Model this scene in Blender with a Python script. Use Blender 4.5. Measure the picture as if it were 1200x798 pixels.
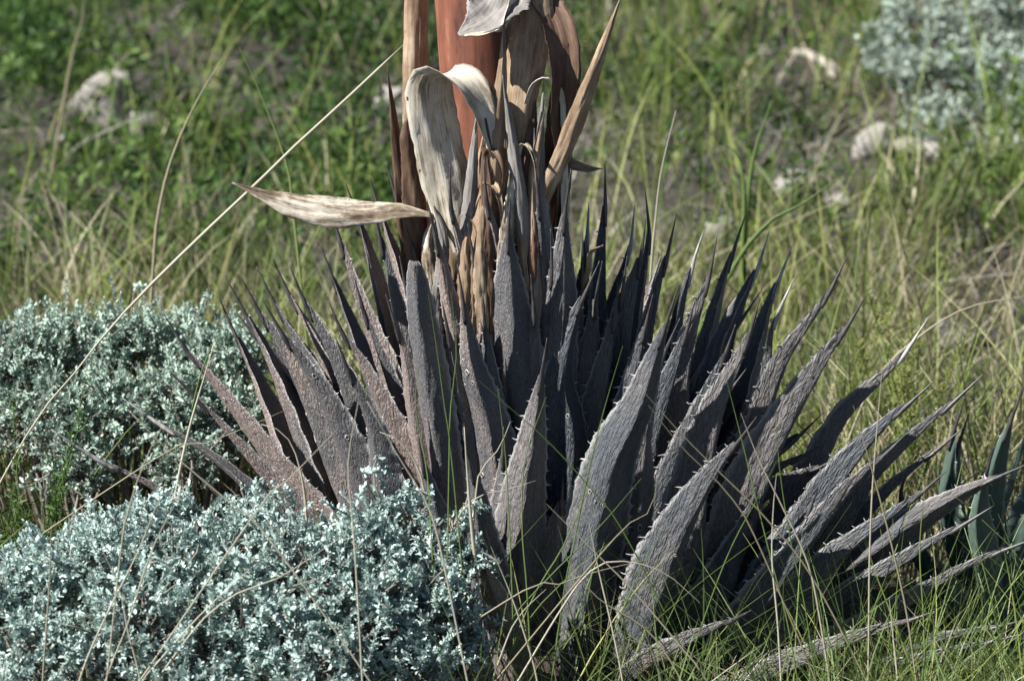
import bpy, math, random
import numpy as np
from mathutils import Vector

for o in list(bpy.data.objects):
    bpy.data.objects.remove(o, do_unlink=True)
SC = bpy.context.scene
COL = SC.collection
rng = np.random.default_rng(7)
random.seed(7)

# ------------------------------------------------------------------ camera
PITCH = math.radians(13.0)
DIST = 4.67
AIM = np.array([0.0, 0.0, 0.43])
LENS = 127.4
CAM = AIM + DIST * np.array([0, -math.cos(PITCH), math.sin(PITCH)])
cd = bpy.data.cameras.new("camera")
cam = bpy.data.objects.new("camera", cd)
COL.objects.link(cam)
cam.location = CAM
cam.rotation_euler = (math.pi / 2 - PITCH, 0, 0)
cd.lens = LENS
cd.sensor_width = 36
cd.clip_end = 1000
cd.dof.use_dof = True
cd.dof.focus_distance = 4.55
cd.dof.aperture_fstop = 6.6
SC.camera = cam

# ------------------------------------------------------------------ sky, sun, exposure
SUN = np.array([-0.68, -0.30, 0.70])          # direction towards the sun
SUN = SUN / np.linalg.norm(SUN)
w = bpy.data.worlds.new("World")
SC.world = w
w.use_nodes = True
nt = w.node_tree
bg = nt.nodes["Background"]
sky = nt.nodes.new("ShaderNodeTexSky")
sky.sky_type = 'NISHITA'
sky.sun_disc = False
sky.altitude = 1800
sky.air_density = 0.65
sky.dust_density = 0.4
sky.sun_elevation = math.asin(SUN[2])
sky.sun_rotation = math.atan2(SUN[0], SUN[1])
nt.links.new(sky.outputs[0], bg.inputs[0])
bg.inputs[1].default_value = 0.05
sd = bpy.data.lights.new("sun", 'SUN')
sd.energy = 5.0
sd.angle = math.radians(0.5)
sd.color = (1.0, 0.98, 0.945)
sun = bpy.data.objects.new("sun", sd)
COL.objects.link(sun)
sun.rotation_euler = Vector(-SUN).to_track_quat('-Z', 'Y').to_euler()
sun.location = (-3, -1, 4)
vs = SC.view_settings
vs.view_transform = 'Standard'
vs.look = 'None'
vs.exposure = 1.25
vs.gamma = 1.0
vs.use_curve_mapping = False

# ------------------------------------------------------------------ pixel -> world (photo pixels, 1200 wide)
FPX = 1200 * LENS / 36
RGT = np.array([1.0, 0, 0])
UPV = np.array([0, math.sin(PITCH), math.cos(PITCH)])
FWD = np.array([0, math.cos(PITCH), -math.sin(PITCH)])


def P(px, py, y):
    d = FWD + RGT * (px - 600) / FPX - UPV * (py - 399) / FPX
    t = (y - CAM[1]) / d[1]
    return CAM + d * t


def pxm(p):                       # metres per photo pixel at point p
    return float(np.dot(np.asarray(p) - CAM, FWD)) / FPX


def GP(px, py):                   # point on the ground seen at a pixel
    lo, hi = -2.0, 30.0
    for _ in range(50):
        m = (lo + hi) / 2
        p = P(px, py, m)
        if p[2] > terrain(p[0], p[1]):
            lo = m
        else:
            hi = m
    return P(px, py, lo)


def sn(x, y, s=0.0):              # cheap smooth noise, -1..1
    return (np.sin(x * 1.7 + s) * np.cos(y * 2.3 + 1.3 * s) + 0.6 * np.sin(x * 3.9 + y * 2.9 + 2.1 * s)
            + 0.4 * np.cos(x * 7.1 - y * 6.3 + 3.7 * s)) / 2.0


def terrain(x, y):
    x = np.asarray(x, float)
    y = np.asarray(y, float)
    k = np.clip((y - 0.9) / 2.0, 0, 1)
    k = k * k * (3 - 2 * k)
    r = np.clip(y - 0.9, 0, 40)
    return k * 0.07 * r + 0.05 * k * sn(x * 1.3, y * 1.1, 2.0) + 0.012 * sn(x * 5, y * 5, 0.7)


# ------------------------------------------------------------------ helpers
def link(name, me, parent=None, kind=None):
    o = bpy.data.objects.new(name, me)
    COL.objects.link(o)
    if parent is not None:
        o.parent = parent
    if kind:
        o["kind"] = kind
    return o


def empty(name, loc, label, cat, group=None):
    o = bpy.data.objects.new(name, None)
    o.empty_display_size = 0.05
    COL.objects.link(o)
    o.location = [float(v) for v in loc]
    tag(o, label, cat, group)
    return o


def tag(o, label, cat, group=None, kind=None):
    o["label"] = label
    o["category"] = cat
    if group:
        o["group"] = group
    if kind:
        o["kind"] = kind
    return o


def npmesh(name, V, F, mat, smooth=True, attr=None, uvs=None):
    """V (n,3); F list of (m,k) int arrays; attr: dict name->per-vertex float; uvs: dict name->per-vertex (n,2)"""
    V = np.ascontiguousarray(V, np.float32)
    if not isinstance(F, (list, tuple)):
        F = [F]
    me = bpy.data.meshes.new(name)
    idx = np.concatenate([f.reshape(-1) for f in F]).astype(np.int32)
    tot = np.concatenate([np.full(len(f), f.shape[1]) for f in F]).astype(np.int32)
    st = np.concatenate([[0], np.cumsum(tot)[:-1]]).astype(np.int32)
    me.vertices.add(len(V))
    me.vertices.foreach_set("co", V.reshape(-1))
    me.loops.add(len(idx))
    me.loops.foreach_set("vertex_index", idx)
    me.polygons.add(len(tot))
    me.polygons.foreach_set("loop_start", st)
    me.polygons.foreach_set("loop_total", tot)
    me.update(calc_edges=True)
    if smooth:
        me.polygons.foreach_set("use_smooth", np.ones(len(tot), bool))
    for k, a in (attr or {}).items():
        at = me.attributes.new(k, 'FLOAT', 'POINT')
        at.data.foreach_set("value", np.ascontiguousarray(a, np.float32))
    for k, a in (uvs or {}).items():
        uv = me.uv_layers.new(name=k)
        uv.data.foreach_set("uv", np.ascontiguousarray(np.asarray(a)[idx], np.float32).reshape(-1))
    if mat:
        me.materials.append(mat)
    me.validate()
    return me


class Buf:
    def __init__(s):
        s.V, s.F, s.A, s.n = [], {}, [], 0

    def add(s, V, F, a=0.5):
        V = np.asarray(V, float)
        if not isinstance(F, (list, tuple)):
            F = [F]
        for f in F:
            s.F.setdefault(f.shape[1], []).append(f + s.n)
        s.V.append(V)
        s.A.append(np.full(len(V), a) if np.isscalar(a) else np.asarray(a))
        s.n += len(V)

    def mesh(s, name, mat, smooth=True):
        return npmesh(name, np.concatenate(s.V), [np.concatenate(v) for v in s.F.values()], mat, smooth,
                      attr={"tint": np.concatenate(s.A)})


def grid_faces(nr, nc, wrap=False):
    i = np.arange(nr - 1)[:, None]
    j = np.arange(nc if wrap else nc - 1)[None, :]
    a = i * nc + j
    b = i * nc + (j + 1) % nc
    return np.stack([a, b, b + nc, a + nc], -1).reshape(-1, 4)


def unit(v):
    v = np.asarray(v, float)
    return v / np.maximum(np.linalg.norm(v, axis=-1, keepdims=True), 1e-12)


def catmull(pts, n):
    """smooth curve through pts, n samples evenly spaced by arc length"""
    p = np.asarray(pts, float)
    if len(p) == 2:
        p = np.array([p[0], (p[0] + p[1]) / 2, p[1]])
    q = np.vstack([2 * p[0] - p[1], p, 2 * p[-1] - p[-2]])
    out = []
    for k in range(1, len(q) - 2):
        t = np.linspace(0, 1, 24, endpoint=False)[:, None]
        a, b, c, d = q[k - 1], q[k], q[k + 1], q[k + 2]
        out.append(0.5 * (2 * b + (c - a) * t + (2 * a - 5 * b + 4 * c - d) * t ** 2 + (3 * b - a - 3 * c + d) * t ** 3))
    out.append(p[-1:])
    c = np.vstack(out)
    L = np.concatenate([[0], np.cumsum(np.linalg.norm(np.diff(c, axis=0), axis=1))])
    s = np.linspace(0, L[-1], n)
    return np.stack([np.interp(s, L, c[:, k]) for k in range(p.shape[1])], -1), L[-1]


def tangents(C):
    return unit(np.gradient(C, axis=0))


def tube(C, R, ns=8):
    """tapered tube along C with radii R -> verts, faces"""
    C = np.asarray(C, float)
    T = tangents(C)
    ref = np.array([0.31, -0.95, 0.05])
    A = unit(np.cross(T, ref))
    B = np.cross(T, A)
    th = np.arange(ns) * 2 * math.pi / ns
    V = C[:, None, :] + np.asarray(R)[:, None, None] * (np.cos(th)[None, :, None] * A[:, None, :]
                                                        + np.sin(th)[None, :, None] * B[:, None, :])
    n = len(C)
    F = grid_faces(n, ns, True)
    V = V.reshape(-1, 3)
    V = np.vstack([V, C[-1], C[0]])
    k = np.arange(ns)
    cap = np.stack([(n - 1) * ns + k, (n - 1) * ns + (k + 1) % ns, np.full(ns, n * ns)], -1)
    cap2 = np.stack([(k + 1) % ns, k, np.full(ns, n * ns + 1)], -1)
    return V, [F, np.vstack([cap, cap2])]


# ------------------------------------------------------------------ materials
class NT:
    def __init__(s, name):
        s.m = bpy.data.materials.new(name)
        s.m.use_nodes = True
        s.t = s.m.node_tree
        s.b = s.t.nodes["Principled BSDF"]
        s.out = s.t.nodes["Material Output"]

    def n(s, typ, **kw):
        nd = s.t.nodes.new(typ)
        for k, v in kw.items():
            if k in nd.inputs:
                nd.inputs[k].default_value = v
            else:
                setattr(nd, k, v)
        return nd

    def l(s, a, b):
        s.t.links.new(a, b)

    def ramp(s, src, stops):
        r = s.n("ShaderNodeValToRGB")
        e = r.color_ramp.elements
        while len(e) < len(stops):
            e.new(0.5)
        for k, (p, c) in enumerate(stops):
            e[k].position = p
            e[k].color = (*c, 1) if not np.isscalar(c) else (c, c, c, 1)
        s.l(src, r.inputs[0])
        return r.outputs[0]

    def mix(s, f, a, b, mode='MIX'):
        m = s.n("ShaderNodeMix", data_type='RGBA', blend_type=mode)
        for v, i in ((f, 0), (a, 6), (b, 7)):
            if hasattr(v, "is_output"):
                s.l(v, m.inputs[i])
            else:
                m.inputs[i].default_value = v if np.isscalar(v) else (*v, 1)
        return m.outputs[2]

    def math(s, op, a, b=0.0, clamp=False):
        m = s.n("ShaderNodeMath", operation=op, use_clamp=clamp)
        for v, i in ((a, 0), (b, 1)):
            if hasattr(v, "is_output"):
                s.l(v, m.inputs[i])
            else:
                m.inputs[i].default_value = v
        return m.outputs[0]


def mat_leaf(name, c1, c2, edge, live=False, ridge=1.6, dist=0.0026, cells=(500, 110, 1)):
    k = NT(name)
    uv = k.n("ShaderNodeUVMap", uv_map="metres")
    un = k.n("ShaderNodeUVMap", uv_map="norm")
    oi = k.n("ShaderNodeObjectInfo")
    off = k.n("ShaderNodeVectorMath", operation='ADD')
    k.l(uv.outputs[0], off.inputs[0])
    cmb = k.n("ShaderNodeCombineXYZ")
    k.l(k.math('MULTIPLY', oi.outputs["Random"], 7.3), cmb.inputs[0])
    k.l(k.math('MULTIPLY', oi.outputs["Random"], 3.1), cmb.inputs[1])
    k.l(oi.outputs["Random"], cmb.inputs[2])
    k.l(cmb.outputs[0], off.inputs[1])
    base = off.outputs[0]
    # large mottling
    mp = k.n("ShaderNodeMapping")
    mp.inputs["Scale"].default_value = (22, 7, 1)
    k.l(base, mp.inputs[0])
    big = k.n("ShaderNodeTexNoise", Scale=1.0, Detail=5.0, Roughness=0.6)
    k.l(mp.outputs[0], big.inputs["Vector"])
    fac = k.math('ADD', k.math('MULTIPLY', k.math('SUBTRACT', oi.outputs["Random"], 0.5), 0.5), big.outputs[0])
    col = k.ramp(fac, [(0.36, c1), (0.62, c2)])
    if not live:
        m3 = k.n("ShaderNodeMapping")
        m3.inputs["Scale"].default_value = (48, 5, 1)
        m3.inputs["Location"].default_value = (3.7, 8.1, 2.0)
        k.l(base, m3.inputs[0])
        n3 = k.n("ShaderNodeTexNoise", Scale=1.0, Detail=6.0, Roughness=0.62, Distortion=0.5)
        k.l(m3.outputs[0], n3.inputs["Vector"])
        col = k.mix(k.ramp(n3.outputs[0], [(0.58, 0.0), (0.76, 0.5)]), col, (0.32, 0.245, 0.17))
        col = k.mix(k.ramp(n3.outputs[0], [(0.24, 0.75), (0.42, 0.0)]), col, (0.055, 0.05, 0.05))
    # wrinkled skin: stretched, distorted cells
    mw = k.n("ShaderNodeMapping")
    mw.inputs["Scale"].default_value = cells
    k.l(base, mw.inputs[0])
    dn = k.n("ShaderNodeTexNoise", Scale=0.45, Detail=3.0)
    k.l(mw.outputs[0], dn.inputs["Vector"])
    dv = k.n("ShaderNodeVectorMath", operation='MULTIPLY_ADD')
    dv.inputs[1].default_value = (2.6, 2.6, 0)
    k.l(dn.outputs["Color"], dv.inputs[0])
    k.l(mw.outputs[0], dv.inputs[2])
    vo = k.n("ShaderNodeTexVoronoi", feature='DISTANCE_TO_EDGE', Scale=1.0)
    k.l(dv.outputs[0], vo.inputs["Vector"])
    cell = k.math('MINIMUM', vo.outputs["Distance"], 0.32)
    nf = k.n("ShaderNodeTexNoise", Scale=1.7, Detail=6.0, Roughness=0.65)
    k.l(mw.outputs[0], nf.inputs["Vector"])
    mr = k.n("ShaderNodeMapping")
    mr.inputs["Scale"].default_value = (190, 22, 1)
    k.l(base, mr.inputs[0])
    nr_ = k.n("ShaderNodeTexNoise", Scale=1.0, Detail=3.0, Roughness=0.55, Distortion=0.7)
    k.l(mr.outputs[0], nr_.inputs["Vector"])
    h = k.math('ADD', k.math('MULTIPLY', cell, 1.3), k.math('MULTIPLY', nf.outputs[0], 0.9))
    h = k.math('ADD', h, k.math('MULTIPLY', nr_.outputs[0], ridge))
    if not live:
        crack = k.ramp(cell, [(0.0, 0.45), (0.09, 1.0)])
        col = k.mix(0.75, col, crack, 'MULTIPLY')
        # small dry speckles
        sp = k.n("ShaderNodeTexNoise", Scale=420.0, Detail=2.0)
        k.l(base, sp.inputs["Vector"])
        col = k.mix(k.ramp(sp.outputs[0], [(0.64, 0.0), (0.72, 0.22)]), col, edge)
    # horny margin
    sx = k.n("ShaderNodeSeparateXYZ")
    k.l(un.outputs[0], sx.inputs[0])
    au = k.math('ABSOLUTE', sx.outputs[0])
    col = k.mix(k.ramp(au, [(0.86, 0.0), (0.97, 0.8)]), col, edge)
    # dark horny tip under the spine
    col = k.mix(k.ramp(sx.outputs[1], [(0.80, 0.0), (0.93, 0.75)]), col, (0.05, 0.045, 0.045))
    k.l(col, k.b.inputs["Base Color"])
    k.b.inputs["Roughness"].default_value = 0.5 if live else 0.62
    k.b.inputs["Specular IOR Level"].default_value = 0.45
    bp = k.n("ShaderNodeBump", Strength=0.35 if live else 1.0, Distance=0.0008 if live else dist)
    k.l(h, bp.inputs["Height"])
    k.l(bp.outputs[0], k.b.inputs["Normal"])
    return k.m


def mat_plain(name, stops, scale=(40, 40, 40), rough=0.7, bump=0.3, bdist=0.001, coord="Object", spec=0.3, detail=5.0):
    k = NT(name)
    tc = k.n("ShaderNodeTexCoord")
    mp = k.n("ShaderNodeMapping")
    mp.inputs["Scale"].default_value = scale
    k.l(tc.outputs[coord], mp.inputs[0])
    nz = k.n("ShaderNodeTexNoise", Scale=1.0, Detail=detail, Roughness=0.62)
    k.l(mp.outputs[0], nz.inputs["Vector"])
    k.l(k.ramp(nz.outputs[0], stops), k.b.inputs["Base Color"])
    k.b.inputs["Roughness"].default_value = rough
    k.b.inputs["Specular IOR Level"].default_value = spec
    if bump:
        bp = k.n("ShaderNodeBump", Strength=bump, Distance=bdist)
        k.l(nz.outputs[0], bp.inputs["Height"])
        k.l(bp.outputs[0], k.b.inputs["Normal"])
    return k.m


def mat_foliage(name, stops, transl=0.35, rough=0.6, spec=0.3):
    """tinted thin leaves: colour from the per-vertex tint, some light passes through"""
    k = NT(name)
    at = k.n("ShaderNodeAttribute", attribute_name="tint")
    col = k.ramp(at.outputs["Fac"], stops)
    k.l(col, k.b.inputs["Base Color"])
    k.b.inputs["Roughness"].default_value = rough
    k.b.inputs["Specular IOR Level"].default_value = spec
    tr = k.n("ShaderNodeBsdfTranslucent")
    k.l(col, tr.inputs[0])
    ms = k.n("ShaderNodeMixShader")
    ms.inputs[0].default_value = transl
    k.l(k.b.outputs[0], ms.inputs[1])
    k.l(tr.outputs[0], ms.inputs[2])
    k.l(ms.outputs[0], k.out.inputs[0])
    return k.m


def mat_bract(name, stops, streak=0.8):
    k = NT(name)
    uv = k.n("ShaderNodeUVMap", uv_map="metres")
    oi = k.n("ShaderNodeObjectInfo")
    cmb = k.n("ShaderNodeCombineXYZ")
    k.l(k.math('MULTIPLY', oi.outputs["Random"], 9.0), cmb.inputs[0])
    k.l(k.math('MULTIPLY', oi.outputs["Random"], 5.0), cmb.inputs[1])
    ad = k.n("ShaderNodeVectorMath", operation='ADD')
    k.l(uv.outputs[0], ad.inputs[0])
    k.l(cmb.outputs[0], ad.inputs[1])
    mp = k.n("ShaderNodeMapping")
    mp.inputs["Scale"].default_value = (330, 12, 1)
    k.l(ad.outputs[0], mp.inputs[0])
    nz = k.n("ShaderNodeTexNoise", Scale=1.0, Detail=5.0, Roughness=0.65, Distortion=0.4)
    k.l(mp.outputs[0], nz.inputs["Vector"])
    m2 = k.n("ShaderNodeMapping")
    m2.inputs["Scale"].default_value = (45, 16, 1)
    k.l(ad.outputs[0], m2.inputs[0])
    n2 = k.n("ShaderNodeTexNoise", Scale=1.0, Detail=6.0, Roughness=0.7)
    k.l(m2.outputs[0], n2.inputs["Vector"])
    f = k.math('ADD', k.math('MULTIPLY', nz.outputs[0], streak * 0.5), k.math('MULTIPLY', n2.outputs[0], 1 - streak * 0.5))
    k.l(k.ramp(f, stops), k.b.inputs["Base Color"])
    k.b.inputs["Roughness"].default_value = 0.55
    k.b.inputs["Specular IOR Level"].default_value = 0.35
    bp = k.n("ShaderNodeBump", Strength=0.8, Distance=0.0012)
    k.l(nz.outputs[0], bp.inputs["Height"])
    k.l(bp.outputs[0], k.b.inputs["Normal"])
    return k.m


M_LEAF = mat_leaf("dry_leaf_skin", (0.122, 0.118, 0.120), (0.290, 0.230, 0.203), (0.42, 0.40, 0.38))
M_LEAFD = mat_leaf("weathered_leaf_skin", (0.070, 0.077, 0.086), (0.150, 0.137, 0.132), (0.34, 0.33, 0.315), ridge=2.4, dist=0.0030, cells=(390, 66, 1))
M_LIVE = mat_leaf("green_leaf_skin", (0.055, 0.088, 0.070), (0.095, 0.135, 0.105), (0.24, 0.30, 0.25), live=True)
M_SPINE = mat_plain("spine_horn", [(0.35, (0.022, 0.020, 0.022)), (0.65, (0.075, 0.068, 0.066))], (160, 160, 60), 0.42, 0.3, spec=0.5)
M_SPINEP = mat_plain("spine_sunlit", [(0.35, (0.16, 0.15, 0.145)), (0.65, (0.42, 0.40, 0.38))], (160, 160, 60), 0.42, 0.3, spec=0.5)  # pale copy of the spine horn: sunlight on the lit spines painted as colour
M_THORN = mat_plain("thorn_horn", [(0.35, (0.14, 0.135, 0.13)), (0.65, (0.42, 0.41, 0.395))], (70, 70, 70), 0.45, 0.2, spec=0.5)
M_SCAR = mat_plain("scar_rim", [(0.35, (0.24, 0.22, 0.20)), (0.65, (0.50, 0.47, 0.43))], (300, 300, 300), 0.7, 0.4)
M_HOLE = mat_plain("scar_pit", [(0.3, (0.012, 0.011, 0.010)), (0.7, (0.035, 0.03, 0.028))], (300, 300, 300), 0.9, 0.2)
M_CORE = mat_plain("leaf_base_fibre", [(0.3, (0.035, 0.028, 0.024)), (0.7, (0.11, 0.085, 0.07))], (90, 90, 14), 0.85, 0.8, 0.003)
M_STALK = mat_plain("stalk_skin", [(0.30, (0.065, 0.027, 0.018)), (0.43, (0.145, 0.052, 0.030)), (0.57, (0.195, 0.074, 0.043)), (0.70, (0.30, 0.155, 0.105))],
                    (55, 55, 11), 0.6, 0.4, 0.0009, spec=0.35, detail=9.0)
M_BTAN = mat_bract("bract_tan", [(0.30, (0.055, 0.034, 0.021)), (0.47, (0.23, 0.155, 0.095)), (0.66, (0.46, 0.37, 0.26))])
M_BPALE = mat_bract("bract_pale", [(0.34, (0.07, 0.05, 0.032)), (0.43, (0.30, 0.245, 0.17)), (0.50, (0.50, 0.45, 0.36)), (0.66, (0.66, 0.62, 0.54))])
M_BDARK = mat_bract("bract_brown", [(0.32, (0.035, 0.022, 0.016)), (0.50, (0.115, 0.066, 0.042)), (0.70, (0.24, 0.155, 0.10))])
M_BGREY = mat_bract("bract_grey", [(0.32, (0.08, 0.075, 0.07)), (0.50, (0.19, 0.175, 0.16)), (0.70, (0.32, 0.30, 0.27))])
M_BMOT = mat_bract("bract_mottled", [(0.36, (0.035, 0.027, 0.02)), (0.46, (0.20, 0.15, 0.10)), (0.55, (0.52, 0.47, 0.38)), (0.7, (0.66, 0.62, 0.54))], 0.55)

# ------------------------------------------------------------------ ground
def build_ground():
    xs = np.concatenate([np.linspace(-120, -9, 16)[:-1], np.linspace(-9, -1.2, 40)[:-1], np.linspace(-1.2, 1.2, 61)[:-1],
                         np.linspace(1.2, 9, 40)[:-1], np.linspace(9, 120, 16)])
    ys = np.concatenate([np.linspace(-30, -2, 12)[:-1], np.linspace(-2, 1.5, 71)[:-1], np.linspace(1.5, 12, 90)[:-1],
                         np.linspace(12, 160, 24)])
    X, Y = np.meshgrid(xs, ys)
    Z = terrain(X, Y)
    V = np.stack([X, Y, Z], -1).reshape(-1, 3)
    k = NT("dry_soil")
    tc = k.n("ShaderNodeTexCoord")
    n1 = k.n("ShaderNodeTexNoise", Scale=3.0, Detail=6.0, Roughness=0.65)
    n2 = k.n("ShaderNodeTexNoise", Scale=60.0, Detail=6.0, Roughness=0.7)
    k.l(tc.outputs["Object"], n1.inputs["Vector"])
    k.l(tc.outputs["Object"], n2.inputs["Vector"])
    a = k.ramp(n1.outputs[0], [(0.35, (0.030, 0.026, 0.020)), (0.65, (0.085, 0.074, 0.058))])
    b = k.ramp(n2.outputs[0], [(0.35, 0.45), (0.65, 1.25)])
    k.l(k.mix(1.0, a, b, 'MULTIPLY'), k.b.inputs["Base Color"])
    k.b.inputs["Roughness"].default_value = 0.95
    bp = k.n("ShaderNodeBump", Strength=0.8, Distance=0.01)
    k.l(n2.outputs[0], bp.inputs["Height"])
    k.l(bp.outputs[0], k.b.inputs["Normal"])
    g = link("ground", npmesh("ground", V, grid_faces(len(ys), len(xs)), k.m), kind="structure")
    g["label"] = "dry brown soil of the sloping hillside under the grass"


build_ground()

# ------------------------------------------------------------------ the dead agave
AX = np.array([0.020, 0.0, 0.0])
AGAVE = empty("agave_plant", AX, "large dead agave rosette with grey brown wrinkled leaves and a red flower stalk", "agave")


def width_profile(t, t_end, narrow=0.72, peak=0.42):
    a = narrow + (1 - narrow) * np.sin(np.clip(t / peak, 0, 1) * math.pi / 2)
    b = np.clip((t - peak) / (t_end - peak), 0, 1)
    return np.where(t < peak, a, 1 - 0.93 * b ** 1.3)


def make_leaf(parent, org, C, L, wm, radial, mat, seed, roll=0.0, fold=0.92, thick=0.30, spine=0.13, spine_r=0.0032,
              wrk=1.0, teeth=True, holes=0, spmat=None, tooth=1.0, blunt=False, twist=0.0, peak=0.38, narrow=0.84, tooth_mat=None):
    """C: (n,3) centreline base->tip, wm half width in metres, radial: outward direction of the back of the leaf"""
    r = np.random.default_rng(seed)
    n = len(C)
    t = np.linspace(0, 1, n)
    T = tangents(C)
    N = np.asarray(radial, float)[None, :] - (T @ np.asarray(radial, float))[:, None] * T
    N = unit(N)
    S = unit(np.cross(T, N))
    twist = twist + r.uniform(-0.25, 0.25)
    ang = roll + twist * (t - 0.3)
    N, S = (np.cos(ang)[:, None] * N + np.sin(ang)[:, None] * S, np.cos(ang)[:, None] * S - np.sin(ang)[:, None] * N)
    te = 1.0 if blunt else 1 - spine * 0.75
    body = t <= te + 1e-6
    nb = int(body.sum())
    tb = t[:nb]
    W = wm * width_profile(tb, te, narrow, peak)
    if blunt:
        W = wm * (0.55 + 0.45 * np.sin(np.clip(tb / 0.45, 0, 1) * 1.57)) * np.sqrt(np.clip(1 - ((tb - 0.45).clip(0) / 0.56) ** 2.6, 0.01, 1))
    no, ni = 21, 9
    uo = np.linspace(-1, 1, no)
    ui = np.linspace(1, -1, ni)
    k0 = float(np.clip(0.16 - 0.9 * C[len(C) // 2][0] + r.uniform(-0.12, 0.12), -0.4, 0.32))
    th = thick * (1.15 - 0.55 * tb)
    ph = r.uniform(0, 20)

    def fo(u):
        v = np.clip(np.abs(u - k0) / (1 + np.abs(k0)), 0, 1)
        return fold * v ** 1.12
    wave_l = 0.045 * np.sin(tb * L * 330 + ph) + 0.05 * sn(tb * 9, 0 * tb, ph)
    wave_r = 0.045 * np.sin(tb * L * 330 + ph + 2) + 0.05 * sn(tb * 9, 0 * tb + 3, ph)

    def surf(u, outer):
        U = np.broadcast_to(u[None, :], (nb, len(u)))
        ww = W[:, None] * (1 + np.where(U < 0, wave_l[:, None], wave_r[:, None]) * np.abs(U) ** 3)
        h = -fo(u)[None, :]
        if outer:
            h = h + th[:, None] * (1 - np.abs(U) ** 1.9)
            h = h + 0.07 * sn(U * 2.6 + ph, tb[:, None] * 7 + ph, ph) * (1 - U ** 2) + 0.03 * sn(U * 8 + ph, tb[:, None] * 16, ph) + 0.022 * wrk * sn(U * 9 + ph + 2.0 * np.sin(tb[:, None] * 17 + ph), tb[:, None] * L * 62, ph)
        else:
            h = h - 0.10 * (1 - U ** 2)
        h = h + 0.05 * np.sin(tb[:, None] * L * 140 + ph * 2 + np.sign(U)) * np.abs(U) ** 4
        V = C[:nb, None, :] + S[:nb, None, :] * (ww * U)[..., None] + N[:nb, None, :] * (W[:, None] * h)[..., None]
        uvm = np.stack([ww * U + (0 if outer else 0.4), np.broadcast_to((tb * L)[:, None], U.shape)], -1)
        uvn = np.stack([U, np.broadcast_to((tb if not blunt else tb * 0.7)[:, None], U.shape)], -1)
        return V, uvm, uvn
    Vo, m1, n1 = surf(uo, True)
    Vi, m2, n2 = surf(ui, False)
    V = np.concatenate([Vo.reshape(-1, 3), Vi.reshape(-1, 3)])
    F = [grid_faces(nb, no), grid_faces(nb, ni) + nb * no]
    UM = np.concatenate([m1.reshape(-1, 2), m2.reshape(-1, 2)])
    UN = np.concatenate([n1.reshape(-1, 2), n2.reshape(-1, 2)])
    # close the tip and base
    a = np.arange(no - 1)
    capt = []
    for row in (0, nb - 1):
        o_ = row * no
        i_ = nb * no + row * ni
        ring = np.concatenate([np.arange(o_, o_ + no), np.arange(i_, i_ + ni)])
        capt.append(np.stack([np.full(len(ring) - 2, ring[0]), ring[1:-1], ring[2:]], -1))
    F2 = np.vstack(capt)
    lf = link("leaf", npmesh("leaf", V - org, [np.vstack(F), F2], mat, uvs={"metres": UM, "norm": UN}), parent)
    if not blunt:
        i0 = max(0, int((1 - spine * 1.25) * (n - 1)))
        Cs = C[i0:]
        q = np.linspace(0, 1, len(Cs))
        Rs = np.interp(q, [0, 0.25, 1.0], [spine_r * 0.7, spine_r, spine_r * 0.10])
        Cs = Cs + N[i0:] * (spine_r * 0.25 * (1 - q))[:, None]
        sv, sf = tube(Cs, Rs, 8)
        b = Buf()
        b.add(sv - org, sf)
        link("tip_spine", b.mesh("tip_spine", spmat or M_SPINE), lf)
    if teeth:
        b = Buf()
        for side, col in ((-1, 0), (1, no - 1)):
            s = r.uniform(0.24, 0.32)
            while s < te - 0.03:
                i = s * (n - 1)
                i0 = min(int(i), nb - 2)
                fr = i - i0
                c = Vo[i0, col] * (1 - fr) + Vo[i0 + 1, col] * fr
                inb = Vo[i0, col - side * 2]
                out = unit(side * S[i0] * 1.0 - N[i0] * 0.35)
                ln = r.uniform(0.0042, 0.0098) * tooth * (1.05 - 0.45 * s)
                hook = T[i0] * r.uniform(-0.35, 0.75)
                d2 = unit(out + hook)
                ts = T[i0]
                nn = unit(np.cross(out, ts))
                bw = ln * 0.34
                base = c - out * ln * 0.25
                p = [base - ts * bw, base + nn * bw * 0.55, base + ts * bw, base - nn * bw * 0.55]
                mid = c + out * ln * 0.38
                k = 0.42
                p += [mid - ts * bw * k, mid + nn * bw * k * 0.6, mid + ts * bw * k, mid - nn * bw * k * 0.6, mid + d2 * ln * 0.75]
                f4 = np.array([[j, (j + 1) % 4, 4 + (j + 1) % 4, 4 + j] for j in range(4)])
                f3 = np.array([[4 + j, 4 + (j + 1) % 4, 8] for j in range(4)])
                b.add(np.array(p) - org, [f4, f3], r.uniform(0.2, 0.9))
                s += r.uniform(0.014, 0.030) / L
        if b.n:
            link("thorn_row", b.mesh("thorn_row", tooth_mat or M_THORN, smooth=False), lf, "stuff")
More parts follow.
